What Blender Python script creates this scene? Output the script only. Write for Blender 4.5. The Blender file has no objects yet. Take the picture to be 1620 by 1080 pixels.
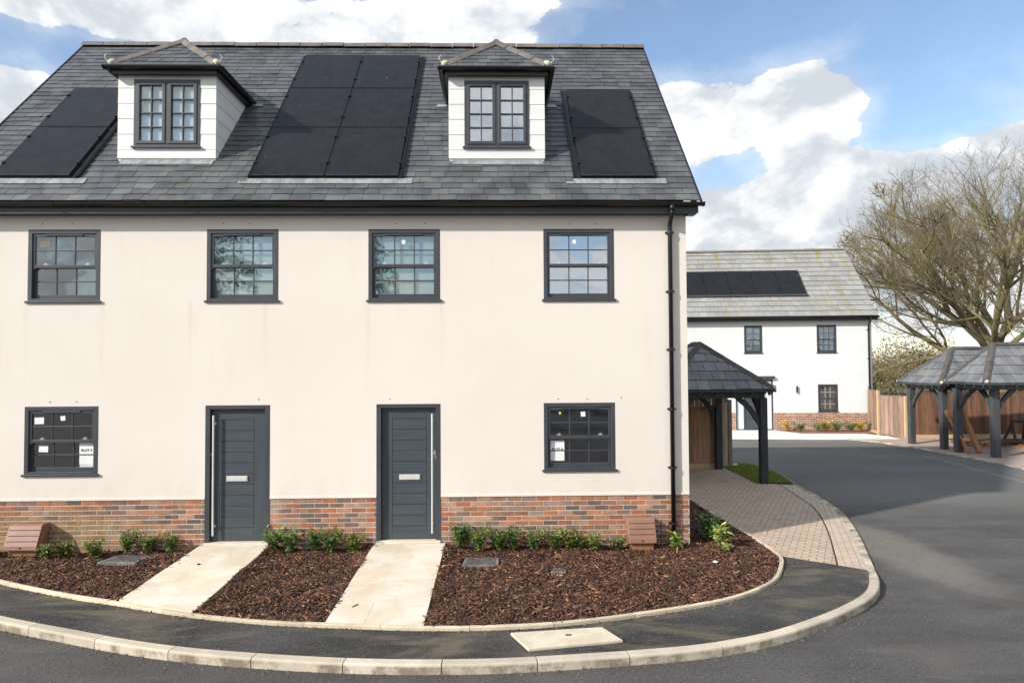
import bpy, math, random
import numpy as np
from mathutils import Vector, Matrix
random.seed(7); rng = np.random.default_rng(7)
R = math.radians
sc = bpy.context.scene
COL = sc.collection

# ------------------------------------------------------------------ camera
F_PX, PITCH, YAW, ROLL, CAM_D, CAM_H = 1072.84, .0300921, .0226420, -.0057691, 10.5, 2.84
fw = Vector((math.sin(YAW)*math.cos(PITCH), math.cos(YAW)*math.cos(PITCH), math.sin(PITCH)))
rt = Vector((math.cos(YAW), -math.sin(YAW), 0)); up = rt.cross(fw)
r2 = rt*math.cos(ROLL)+up*math.sin(ROLL); u2 = -rt*math.sin(ROLL)+up*math.cos(ROLL)
cam = bpy.data.cameras.new("camera"); camo = bpy.data.objects.new("camera", cam); COL.objects.link(camo)
camo.matrix_world = Matrix(((r2.x, u2.x, -fw.x, 0), (r2.y, u2.y, -fw.y, -CAM_D), (r2.z, u2.z, -fw.z, CAM_H), (0, 0, 0, 1)))
cam.sensor_width = 36; cam.lens = F_PX/1620*36; cam.clip_end = 2000; cam.clip_start = .1
sc.camera = camo

# ------------------------------------------------------------------ light, sky, exposure
SUN_EL, SUN_AZ = R(30), R(180+60)          # azimuth clockwise from +Y
sd = Vector((math.sin(SUN_AZ)*math.cos(SUN_EL), math.cos(SUN_AZ)*math.cos(SUN_EL), math.sin(SUN_EL)))
sl = bpy.data.lights.new("sun", 'SUN'); sl.energy = 3.7; sl.angle = R(1.6); sl.color = (1, .955, .885)
so = bpy.data.objects.new("sun", sl); COL.objects.link(so); so.rotation_euler = sd.to_track_quat('Z', 'Y').to_euler()
sc.view_settings.view_transform = 'Standard'; sc.view_settings.look = 'None'
sc.view_settings.exposure = .62; sc.view_settings.gamma = 1

def sky_world():
    w = bpy.data.worlds.new("World"); sc.world = w; w.use_nodes = True
    nt = w.node_tree; nt.nodes.clear(); N = nt.nodes.new; Lk = nt.links.new
    def val(v): n = N('ShaderNodeValue'); n.outputs[0].default_value = v; return n.outputs[0]
    def mth(op, a, b=None, c=None, clamp=False):
        n = N('ShaderNodeMath'); n.operation = op; n.use_clamp = clamp
        for i, v in enumerate((a, b, c)):
            if v is None: continue
            if isinstance(v, (int, float)): n.inputs[i].default_value = v
            else: Lk(v, n.inputs[i])
        return n.outputs[0]
    sky = N('ShaderNodeTexSky'); sky.sky_type = 'NISHITA'; sky.sun_disc = False
    sky.sun_elevation = SUN_EL; sky.sun_rotation = SUN_AZ; sky.air_density = 1.0; sky.dust_density = .6; sky.ozone_density = 1.6
    tc = N('ShaderNodeTexCoord'); sep = N('ShaderNodeSeparateXYZ'); Lk(tc.outputs['Generated'], sep.inputs[0])
    X, Y, Z = sep.outputs
    az = mth('ARCTAN2', X, Y); el = mth('ARCSINE', Z)
    # layered noise looked up on the direction, squashed vertically for flat bases
    cmb = N('ShaderNodeCombineXYZ'); Lk(X, cmb.inputs[0]); Lk(Y, cmb.inputs[1]); Lk(mth('MULTIPLY', Z, 1.5), cmb.inputs[2])
    def noise(scale, detail, rough, off=(0, 0, 0), dist=0):
        a = N('ShaderNodeVectorMath'); a.operation = 'ADD'; Lk(cmb.outputs[0], a.inputs[0]); a.inputs[1].default_value = off
        n = N('ShaderNodeTexNoise'); n.inputs['Scale'].default_value = scale; n.inputs['Detail'].default_value = detail
        n.inputs['Roughness'].default_value = rough; n.inputs['Distortion'].default_value = dist
        Lk(a.outputs[0], n.inputs['Vector']); return n.outputs['Fac']
    n1 = noise(6.0, 10, .60, (3.1, 0, .7), .2)
    n2 = noise(6.0, 6, .56, (3.1+sd.x*.03, sd.y*.03, .7+.055), .25)
    nb = noise(1.7, 3, .5, (1, 5, 2))
    def px(x, y):
        a = math.atan((x-786)/1072); return a, math.atan((572-y)/1072*math.cos(a))
    blobs = [  # photo-measured cloud banks: centre, half-size (px), weight
        (230, 0, 520, 48, .50), (760, 20, 190, 58, .34), (30, 160, 75, 62, .50), (1210, 145, 150, 58, .52), (1325, 172, 72, 52, .34), (1100, 190, 80, 70, .26),
        (1300, 312, 200, 74, .58), (1430, 285, 105, 50, .42), (1180, 390, 160, 50, .30), (1600, 235, 60, 34, .46), (1490, 420, 260, 75, .42),
        (70, 82, 150, 26, -.42), (1250, 25, 330, 50, -.42), (1530, 110, 130, 80, -.46), (1150, 272, 75, 26, -.46), (1440, 222, 80, 20, -.25), (1470, 195, 90, 34, -.42), (975, 40, 60, 50, -.24), (1400, 20, 400, 60, -.25)]
    tot = None
    for cx, cy, hx, hy, wt in blobs:
        a0, e0 = px(cx, cy); ha = math.atan(hx/1072); he = math.atan(hy/1072)
        dx = mth('DIVIDE', mth('SUBTRACT', az, a0), ha); dy = mth('DIVIDE', mth('SUBTRACT', el, e0), he)
        d2 = mth('ADD', mth('MULTIPLY', dx, dx), mth('MULTIPLY', dy, dy))
        g = mth('MULTIPLY', mth('DIVIDE', 1.0, mth('ADD', 1.0, mth('MULTIPLY', mth('MULTIPLY', d2, d2), d2))), wt)
        tot = g if tot is None else mth('ADD', tot, g)
    n1c = mth('MULTIPLY', mth('SUBTRACT', n1, .5), 2.1)
    bk_ = N('ShaderNodeMapRange'); bk_.interpolation_type = 'SMOOTHSTEP'; Lk(Y, bk_.inputs[0]); bk_.inputs[1].default_value = .35; bk_.inputs[2].default_value = -.3; bk_.inputs[3].default_value = 0; bk_.inputs[4].default_value = .30   # unseen cloud added outside the view to neutralise the fill light
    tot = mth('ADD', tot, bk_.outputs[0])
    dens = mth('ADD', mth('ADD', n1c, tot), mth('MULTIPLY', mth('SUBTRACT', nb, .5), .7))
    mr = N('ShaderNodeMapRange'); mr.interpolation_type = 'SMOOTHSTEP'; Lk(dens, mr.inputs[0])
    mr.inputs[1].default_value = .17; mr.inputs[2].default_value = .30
    # wispy haze near clouds
    mh = N('ShaderNodeMapRange'); Lk(dens, mh.inputs[0]); mh.inputs[1].default_value = -.45; mh.inputs[2].default_value = .2; mh.inputs[3].default_value = .03; mh.inputs[4].default_value = .36
    alpha = mth('MAXIMUM', mr.outputs[0], mh.outputs[0])
    # light and shade in the cloud from how density changes towards the light
    sh = mth('SUBTRACT', n1, n2)
    ms = N('ShaderNodeMapRange'); ms.interpolation_type = 'SMOOTHSTEP'; Lk(mth('ADD', mth('MULTIPLY', sh, 1.0), mth('MULTIPLY', mth('SUBTRACT', nb, .5), -.25)), ms.inputs[0])
    ms.inputs[1].default_value = -.12; ms.inputs[2].default_value = .10
    cc = N('ShaderNodeMix'); cc.data_type = 'RGBA'; Lk(ms.outputs[0], cc.inputs[0])
    cc.inputs[6].default_value = (.48, .52, .57, 1); cc.inputs[7].default_value = (.79, .80, .80, 1)
    bg1 = N('ShaderNodeBackground'); Lk(sky.outputs[0], bg1.inputs[0]); bg1.inputs[1].default_value = .135
    bg2 = N('ShaderNodeBackground'); Lk(cc.outputs[2], bg2.inputs[0]); bg2.inputs[1].default_value = .90
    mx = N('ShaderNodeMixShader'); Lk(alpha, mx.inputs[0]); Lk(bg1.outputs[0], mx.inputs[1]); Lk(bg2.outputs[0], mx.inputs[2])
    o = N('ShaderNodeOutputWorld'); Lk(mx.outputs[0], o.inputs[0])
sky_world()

# ------------------------------------------------------------------ materials
class NT:
    def __init__(s, name):
        s.m = bpy.data.materials.new(name); s.m.use_nodes = True; s.t = s.m.node_tree; s.t.nodes.clear()
        s.out = s.n('ShaderNodeOutputMaterial'); s.b = s.n('ShaderNodeBsdfPrincipled'); s.l(s.b.outputs[0], s.out.inputs[0])
        s.tc = s.n('ShaderNodeTexCoord').outputs['Object']
    def n(s, k): return s.t.nodes.new(k)
    def l(s, a, b): s.t.links.new(a, b)
    def vec(s, stretch=(1, 1, 1), rotz=0):
        m = s.n('ShaderNodeMapping'); m.inputs['Scale'].default_value = stretch; m.inputs['Rotation'].default_value = (0, 0, rotz)
        s.l(s.tc, m.inputs[0]); return m.outputs[0]
    def noise(s, scale, detail=5, rough=.55, vec=None, dist=0):
        n = s.n('ShaderNodeTexNoise'); n.inputs['Scale'].default_value = scale; n.inputs['Detail'].default_value = detail
        n.inputs['Roughness'].default_value = rough; n.inputs['Distortion'].default_value = dist
        s.l(vec or s.tc, n.inputs['Vector']); return n.outputs['Fac']
    def rng(s, v, a, b, c=0, d=1, smooth=True):
        m = s.n('ShaderNodeMapRange'); m.interpolation_type = 'SMOOTHSTEP' if smooth else 'LINEAR'; s.l(v, m.inputs[0])
        for i, q in enumerate((a, b, c, d)): m.inputs[i+1].default_value = q
        return m.outputs[0]
    def math(s, op, a, b=None, clamp=False):
        n = s.n('ShaderNodeMath'); n.operation = op; n.use_clamp = clamp
        for i, v in enumerate((a, b)):
            if v is None: continue
            if isinstance(v, (int, float)): n.inputs[i].default_value = v
            else: s.l(v, n.inputs[i])
        return n.outputs[0]
    def mix(s, f, a, b, mode='MIX'):
        n = s.n('ShaderNodeMix'); n.data_type = 'RGBA'; n.blend_type = mode
        for i, v in ((0, f), (6, a), (7, b)):
            if isinstance(v, (int, float)): n.inputs[i].default_value = v
            elif isinstance(v, tuple): n.inputs[i].default_value = v+(1,) if len(v) == 3 else v
            else: s.l(v, n.inputs[i])
        return n.outputs[2]
    def attr(s, name='Col'):
        a = s.n('ShaderNodeAttribute'); a.attribute_name = name; return a.outputs['Color']
    def base(s, c): s.l(c, s.b.inputs['Base Color'])
    def bump(s, h, st=.3, d=.01):
        b = s.n('ShaderNodeBump'); b.inputs['Strength'].default_value = st; b.inputs['Distance'].default_value = d
        s.l(h, b.inputs['Height']); s.l(b.outputs[0], s.b.inputs['Normal'])
    def set(s, rough=.6, metal=0, spec=.5):
        s.b.inputs['Roughness'].default_value = rough; s.b.inputs['Metallic'].default_value = metal; s.b.inputs['Specular IOR Level'].default_value = spec

def pm(name, c1, c2=None, scl=3, rough=.7, bump=0, bsc=60, metal=0, attr=False, spec=.5, stretch=(1, 1, 1), lo=.35, hi=.65, bd=.01, rv=0):
    s = NT(name); c2 = c2 or tuple(v*.85 for v in c1); v = s.vec(stretch)
    n = s.noise(scl, vec=v); c = s.mix(s.rng(n, lo, hi), c1, c2)
    if attr: c = s.mix(1.0, c, s.attr(), 'MULTIPLY')
    s.base(c); s.set(rough, metal, spec)
    if bump: s.bump(s.noise(bsc, vec=v), bump, bd)
    if rv: s.l(s.rng(s.noise(scl*3, vec=v), .3, .7, rough-rv, rough+rv), s.b.inputs['Roughness'])
    return s.m
M = {}
# cream render
s = NT('cream_render')
c = s.mix(s.rng(s.noise(.7, 6, .6), .3, .7), (.705, .645, .58), (.74, .68, .612))
c = s.mix(s.math('MULTIPLY', s.rng(s.noise(2.2, 6, .65, s.vec((1.6, 1, .22))), .56, .8), .22), c, (.58, .49, .39))
c = s.mix(s.math('MULTIPLY', s.rng(s.noise(26, 3), .68, .8), .18), c, (.5, .43, .35))
sp = s.n('ShaderNodeSeparateXYZ'); s.l(s.tc, sp.inputs[0])
spl = s.math('MULTIPLY', s.rng(sp.outputs[2], .77, 1.35, 1, 0), s.rng(s.noise(4, 6, .7, s.vec((1, 1, .5))), .4, .75))
c = s.mix(s.math('MULTIPLY', spl, .22), c, (.50, .42, .33))
# run-off streaks under the sill ends
st = None
for sx in (-7.19, -6.05, -4.48, -3.34, -2.0, -.86, .71, 1.86):
    d = s.math('ABSOLUTE', s.math('SUBTRACT', s.math('ADD', sp.outputs[0], s.math('MULTIPLY', s.math('SUBTRACT', s.noise(2.5, 3), .5), .10)), sx))
    g = s.rng(d, .0, .06, 1, 0); st = g if st is None else s.math('MAXIMUM', st, g)
st = s.math('MULTIPLY', st, s.math('MULTIPLY', s.rng(sp.outputs[2], 2.2, 3.75, 0, 1), s.rng(sp.outputs[2], 3.78, 3.80, 1, 0)))
c = s.mix(s.math('MULTIPLY', st, s.rng(s.noise(9, 4, .6, s.vec((1, 1, .2))), .3, .8, .05, .34)), c, (.46, .37, .28))
s.base(c); s.set(.9, 0, .25); s.bump(s.math('ADD', s.noise(130, 3), s.math('MULTIPLY', s.noise(2.2, 5, .6), 1.6)), .32, .006); M['render'] = s.m
M['slate'] = pm('blue_grey_slate', (.066, .069, .074), (.104, .108, .113), 2.2, .5, .7, 30, attr=True, rv=.12, bd=.006, stretch=(1, 1, 1))
M['slate_small'] = pm('carport_slate', (.135, .137, .142), (.185, .187, .192), 3, .42, .3, 45, attr=True, rv=.1)
s = NT('weathered_roof_tile')
c = s.mix(s.rng(s.noise(1.1, 6), .3, .7), (.265, .262, .252), (.325, .322, .31))
c = s.mix(s.math('MULTIPLY', s.rng(s.noise(1.6, 5, .6, s.vec((2.6, .3, .3))), .52, .68), .85), c, (.28, .25, .13))
c = s.mix(1.0, c, s.attr(), 'MULTIPLY'); s.base(c); s.set(.75, 0, .3); s.bump(s.noise(60), .3, .005); M['tile'] = s.m
M['ridge'] = pm('clay_ridge_tile', (.120, .106, .102), (.17, .15, .143), 5, .8, .3, 80, attr=True)
M['mortar'] = pm('ridge_mortar', (.42, .39, .33), (.55, .5, .38), 12, .9, .4, 60)
M['black'] = pm('black_plastic', (.006, .006, .007), (.010, .010, .011), 4, .38, .05, 60)
M['fascia'] = pm('dark_grey_fascia', (.020, .020, .022), (.028, .028, .030), 3, .45, .12, 30, stretch=(.3, 1, 1))
M['frame'] = pm('anthracite_frame', (.043, .046, .056), (.053, .056, .066), 3, .42, .05, 120)
M['door'] = pm('anthracite_door', (.044, .056, .067), (.055, .068, .080), 1.4, .45, .22, 50, stretch=(1, 1, 7), bd=.003)
M['doorv'] = pm('anthracite_door_upright', (.044, .056, .067), (.055, .068, .080), 1.4, .45, .22, 50, stretch=(7, 1, 1), bd=.003)
M['groove'] = pm('door_groove', (.012, .016, .02), rough=.7)
M['steel'] = pm('brushed_steel', (.80, .78, .75), (.88, .86, .82), 20, .38, .05, 90, metal=.55, stretch=(1, 1, .1))
M['darksteel'] = pm('dark_steel', (.13, .13, .14), (.2, .19, .19), 12, .5, .3, 60, metal=.6)
M['greymetal'] = pm('pale_grey_bar', (.30, .29, .27), rough=.6)
M['lead'] = pm('lead_flashing', (.22, .225, .235), (.35, .355, .36), 9, .5, .6, 22, metal=.25, stretch=(1, .4, .4), bd=.02)
M['whiteboard'] = pm('white_weatherboard', (.70, .70, .68), (.76, .76, .74), 3, .6, .18, 40, stretch=(.2, .2, 3), bd=.004)
s = NT('solar_cells')
v = s.vec((6.1, 6.1, 6.1)); n = s.noise(3.5, 4)
c = s.mix(s.rng(n, .35, .65), (.0125, .0125, .0145), (.0165, .0165, .0185)); 
wv = s.n('ShaderNodeTexBrick'); wv.offset = 0; wv.inputs['Scale'].default_value = 1; wv.inputs['Brick Width'].default_value = .105; wv.inputs['Row Height'].default_value = .105
wv.inputs['Mortar Size'].default_value = .0016; wv.inputs['Color1'].default_value = (0, 0, 0, 1); wv.inputs['Color2'].default_value = (.25, .25, .25, 1); wv.inputs['Mortar'].default_value = (1, 1, 1, 1)
s.l(s.tc, wv.inputs['Vector']); c = s.mix(s.math('MULTIPLY', wv.outputs[0], .6), c, (.036, .036, .042)); c = s.mix(s.rng(s.noise(16, 2, .3), .80, .82), c, (.3, .3, .27))
c = s.mix(s.rng(s.noise(9, 6, .7), .60, .9, 0, .35), c, (.09, .088, .08)); s.base(c); s.set(.30, 0, .18)
s.l(s.rng(s.noise(6), .3, .7, .24, .4), s.b.inputs['Roughness']); M['solar'] = s.m
def glass(name, tint, refl):
    s = NT(name); s.t.nodes.remove(s.b)
    tr = s.n('ShaderNodeBsdfTransparent'); tr.inputs[0].default_value = (*tint, 1)
    gl = s.n('ShaderNodeBsdfGlossy'); gl.inputs['Roughness'].default_value = .015; gl.inputs[0].default_value = (.95, .97, 1, 1)
    bp = s.n('ShaderNodeBump'); bp.inputs['Strength'].default_value = .25; bp.inputs['Distance'].default_value = .012; s.l(s.noise(1.8, 2, .4), bp.inputs['Height']); s.l(bp.outputs[0], gl.inputs['Normal'])
    lw = s.n('ShaderNodeLayerWeight'); lw.inputs[0].default_value = .5
    f = s.math('ADD', s.math('MULTIPLY', s.math('POWER', lw.outputs['Facing'], 5.0), .9), refl+.03, True); mx = s.n('ShaderNodeMixShader'); s.l(f, mx.inputs[0]); s.l(tr.outputs[0], mx.inputs[1]); s.l(gl.outputs[0], mx.inputs[2])
    s.l(mx.outputs[0], s.out.inputs[0]); return s.m
M['glass'] = glass('window_glass', (.93, .96, .95), .10)
M['glass_blue'] = glass('coated_window_glass', (.8, .86, .9), .36)
M['film_grey'] = pm('grey_blind', (.24, .31, .31), (.31, .38, .37), 3, .8)
M['film_pale'] = pm('pale_blind', (.62, .66, .66), (.70, .72, .72), 2.5, .8)
M['sky_refl'] = pm('painted_sky_reflection', (.06, .10, .15), (.16, .23, .30), 2.2, .8)  # blue sky reflection painted on the sheet behind the pane
M['room'] = pm('dark_room', (.03, .028, .03), (.045, .04, .042), 2, .9)
M['paper'] = pm('white_paper', (.85, .85, .82), rough=.8)
M['ink'] = pm('black_ink', (.02, .02, .02), rough=.8)
M['yellow'] = pm('yellow_dot', (.62, .75, .05), rough=.7)
M['silver'] = pm('silver_catch', (.7, .7, .68), rough=.4)
s = NT('brick_faces')
c = s.mix(1.0, s.mix(s.rng(s.noise(7, 5), .3, .7), (1, 1, 1), (.72, .70, .68)), s.attr(), 'MULTIPLY')
c = s.mix(s.rng(s.noise(30, 5, .7), .60, .78, 0, .45), c, (.42, .37, .33)); c = s.mix(s.rng(s.noise(2.3, 4), .62, .78, 0, .30), c, (.50, .45, .40))
s.base(c); s.set(.85, 0, .25); s.bump(s.noise(70, 5), .5, .008); M['brick'] = s.m
M['brickmortar'] = pm('pink_mortar', (.50, .40, .33), (.58, .49, .42), 8, .95, .4, 90)
M['whitemortar'] = pm('white_mortar', (.55, .50, .45), (.62, .57, .52), 8, .95)
s = NT('pale_kerb_concrete')
c = s.mix(s.rng(s.noise(2.2, 6, .65), .3, .7), (.60, .54, .45), (.50, .44, .36)); sp = s.n('ShaderNodeSeparateXYZ'); s.l(s.tc, sp.inputs[0])
gr = s.math('MULTIPLY', s.rng(s.noise(3.5, 6, .7), .40, .62), s.rng(sp.outputs[2], -.005, -.03, .15, 1.0)); c = s.mix(gr, c, (.24, .20, .15)); c = s.mix(s.rng(s.noise(55, 3, .8), .58, .75, 0, .4), c, (.30, .27, .22))
c = s.mix(1.0, c, s.attr(), 'MULTIPLY'); s.base(c); s.set(.9, 0, .25); s.bump(s.noise(60, 5, .7), .5, .008); M['concrete'] = s.m
M['edging'] = pm('edging_concrete', (.50, .43, .33), (.62, .55, .44), 3.5, .9, .35, 80, attr=True)
s = NT('sandstone_paving')
c = s.mix(s.rng(s.noise(1.6, 7, .62, None, .6), .36, .64), (.665, .62, .535), (.59, .50, .385)); c = s.mix(s.rng(s.noise(5, 5, .6), .55, .8, 0, .4), c, (.66, .62, .545))
c = s.mix(1.0, c, s.attr(), 'MULTIPLY'); s.base(c); s.set(.85, 0, .3); s.bump(s.noise(30, 6), .35, .006); M['sandstone'] = s.m
M['slab'] = pm('white_slab', (.68, .66, .61), (.75, .73, .68), 1, .9, .2, 60)
M['cover_slab'] = pm('cream_cover_slab', (.64, .57, .44), (.55, .48, .36), 5, .85, .3, 70)
# asphalt
def asphalt(name, a, b, dust, dustamt, patch=False, aggs=42):
    s = NT(name)
    c = s.mix(s.rng(s.noise(.5, 6, .6), .3, .7), a, b)
    agg = s.noise(aggs, 3, .85); c = s.mix(s.rng(agg, .55, .72, 0, .75), c, tuple(min(1, v*2.4+.03) for v in b)); c = s.mix(s.rng(agg, .47, .32, 0, .75), c, tuple(v*.35 for v in a))
    c = s.mix(s.math('MULTIPLY', s.rng(s.noise(1.0, 6, .68, s.vec((.6, 1.6, 1)), .9), .47, .68), dustamt), c, dust)
    if patch:   # tyre-polished lanes, darker repairs and old oil spots
        c = s.mix(s.math('MULTIPLY', s.rng(s.noise(.9, 5, .6, s.vec((.25, 1.5, 1), .35), .8), .42, .62), .35), c, tuple(v*.62 for v in a))
        c = s.mix(s.math('MULTIPLY', s.rng(s.noise(2.3, 3, .5), .66, .78), .3), c, tuple(v*.5 for v in a)); c = s.mix(s.math('MULTIPLY', s.rng(s.noise(.45, 6, .7), .46, .70), .35), c, tuple(v*1.5 for v in b))
    if patch:   # gritty worn corner where the two roads' surfacing meets
        mp = s.n('ShaderNodeMapping'); mp.inputs['Location'].default_value = (-6.15, .15, 0); mp.inputs['Scale'].default_value = (1, 1, 1); s.l(s.tc, mp.inputs[0])
        m2 = s.n('ShaderNodeMapping'); m2.vector_type = 'POINT'; m2.inputs['Rotation'].default_value = (0, 0, R(22)); m2.inputs['Scale'].default_value = (1.35, .42, 1); s.l(mp.outputs[0], m2.inputs[0])
        g = s.n('ShaderNodeVectorMath'); g.operation = 'LENGTH'; s.l(m2.outputs[0], g.inputs[0])
        f = s.rng(s.math('ADD', g.outputs['Value'], s.math('MULTIPLY', s.noise(3, 4), .5)), .7, 1.35, 1, 0)
        c = s.mix(s.math('MULTIPLY', f, s.rng(s.noise(60, 4, .8), .35, .65, .25, .95)), c, (.235, .22, .185))
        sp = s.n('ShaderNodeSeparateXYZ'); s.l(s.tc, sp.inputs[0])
        bk = s.rng(sp.outputs[1], 1.2, 4.5, 0, 1); c = s.mix(s.math('MULTIPLY', bk, .75), c, s.mix(s.rng(s.noise(.35, 4, .5, s.vec((.4, 1, 1))), .35, .65), (.20, .193, .176), (.140, .136, .126)))  # rear road painted lighter to lift the house shadow lying there
    s.base(c); s.set(.85, 0, .3); s.bump(s.noise(45, 4, .8), 1.0, .016); return s.m
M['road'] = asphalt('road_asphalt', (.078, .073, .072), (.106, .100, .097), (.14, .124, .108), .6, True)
M['pavement'] = asphalt('pavement_asphalt', (.026, .026, .026), (.085, .082, .078), (.17, .14, .10), .75)
# block paving
s = NT('block_paving')
br = s.n('ShaderNodeTexBrick'); br.inputs['Scale'].default_value = 1; br.inputs['Brick Width'].default_value = .2; br.inputs['Row Height'].default_value = .1; br.inputs['Mortar Size'].default_value = .009; br.inputs['Mortar Smooth'].default_value = .4
br.inputs['Color1'].default_value = (.62, .485, .36, 1); br.inputs['Color2'].default_value = (.48, .37, .28, 1); br.inputs['Mortar'].default_value = (.13, .095, .075, 1); br.inputs['Bias'].default_value = .1
mp = s.vec((1, 1, 1), R(28)); s.l(mp, br.inputs['Vector'])
c = s.mix(s.rng(s.noise(.8, 5), .3, .7, 0, .3), br.outputs['Color'], (.47, .37, .29)); c = s.mix(s.rng(s.noise(40, 3), .5, .8, 0, .3), c, (.24, .20, .17)); s.base(c); s.set(.88, 0, .25)
s.bump(br.outputs['Fac'], -1.0, .006); M['paver'] = s.m
s = NT('block_border')
br = s.n('ShaderNodeTexBrick'); br.offset = .5; br.inputs['Scale'].default_value = 1; br.inputs['Brick Width'].default_value = .2; br.inputs['Row Height'].default_value = .1; br.inputs['Mortar Size'].default_value = .004
br.inputs['Color1'].default_value = (.56, .45, .345, 1); br.inputs['Color2'].default_value = (.49, .385, .30, 1); br.inputs['Mortar'].default_value = (.24, .19, .15, 1)
s.l(s.vec((1, 1, 1), R(-68)), br.inputs['Vector']); s.base(br.outputs['Color']); s.set(.88, 0, .25); s.bump(br.outputs['Fac'], -.6, .005); M['border'] = s.m
M['farpave'] = pm('pink_block_paving', (.36, .27, .22), (.44, .34, .28), 4, .9, .4, 30)
M['soil'] = pm('bark_soil', (.022, .013, .009), (.04, .024, .016), 12, .95, .9, 25)
M['chips'] = pm('bark_chips', (1, 1, 1), (.8, .8, .8), 20, .8, .4, 60, attr=True)
M['grass'] = pm('lawn_blades', (.15, .24, .045), (.20, .27, .07), 6, .8, attr=True)
M['turf'] = pm('turf_soil', (.05, .085, .02), (.09, .09, .035), 5, .95, .5, 30)
M['leaf'] = pm('shrub_leaf', (.080, .15, .035), (.125, .21, .052), 9, .42, attr=True)
M['stem'] = pm('plant_stem', (.12, .10, .04), (.18, .14, .06), 12, .8)
M['yellowleaf'] = pm('golden_leaf', (.50, .30, .03), (.42, .34, .05), 9, .6, attr=True)
M['plastic_brown'] = pm('terracotta_plastic', (.235, .118, .080), (.285, .148, .10), 4, .5, .12, 90)
M['plastic_tan'] = pm('tan_plastic', (.30, .15, .065), (.25, .12, .055), 5, .55, .1, 60)
M['blackwood'] = pm('black_stained_timber', (.016, .017, .020), (.028, .029, .033), 4, .55, .4, 30, stretch=(3, 3, .5))
M['greywood'] = pm('weathered_black_timber', (.036, .040, .046), (.060, .064, .070), 4, .65, .4, 30, stretch=(3, 3, .5))
M['fence'] = pm('brown_fence_board', (.32, .215, .155), (.20, .135, .098), 5, .85, .5, 24, attr=True, stretch=(4, 4, .35))
M['fencewarm'] = pm('warm_fence_board', (.42, .24, .14), (.30, .165, .10), 5, .85, .5, 24, attr=True, stretch=(4, 4, .35))
M['fenceshade'] = pm('shaded_red_brown_board', (.20, .100, .058), (.12, .065, .040), 5, .85, .5, 24, attr=True, stretch=(4, 4, .35))  # red brown boards, colour darkened to carry the carports' shade
M['newwood'] = pm('new_pine', (.48, .31, .16), (.55, .42, .27), 5, .8, .3, 25, stretch=(4, 4, .4))
M['greypost'] = pm('grey_post', (.17, .15, .12), (.22, .20, .16), 5, .85, .4, 30, stretch=(4, 4, .4))
M['plank'] = pm('brown_plank', (.42, .21, .09), (.31, .15, .065), 6, .8, .4, 25, stretch=(3, 3, .5))
M['bark'] = pm('lichen_bark', (.165, .138, .090), (.22, .180, .085), 1.6, .9, .8, 9, bd=.04)
M['twig'] = pm('mossy_twig', (.225, .180, .100), (.150, .122, .088), .6, .9, attr=True)
M['conifer'] = pm('conifer_needle', (.022, .045, .018), (.04, .065, .025), 2, .7, attr=True)
M['hedge'] = pm('hedge_leaf', (.16, .15, .065), (.20, .17, .08), .8, .85, attr=True)
M['field'] = pm('field_grass', (.10, .11, .05), (.14, .13, .07), .3, .95, .4, 4)
M['stone'] = pm('grey_stone', (.10, .10, .095), (.22, .21, .19), 14, .85, .6, 40)
M['line'] = pm('pale_joint', (.22, .21, .19), (.3, .29, .26), 3, .9)
s = NT('white_lap_board')
sp = s.n('ShaderNodeSeparateXYZ'); s.l(s.tc, sp.inputs[0]); fz = s.math('FRACT', s.math('DIVIDE', sp.outputs[2], .155))
c = s.mix(s.rng(s.noise(1.2, 5), .3, .7), (.68, .68, .67), (.73, .73, .72)); c = s.mix(s.rng(fz, .03, .09, .16, 0), c, (.42, .43, .45)); s.base(c); s.set(.6, 0, .3)
s.bump(s.math('SUBTRACT', 1.0, fz), .3, .012); M['lap'] = s.m

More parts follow.
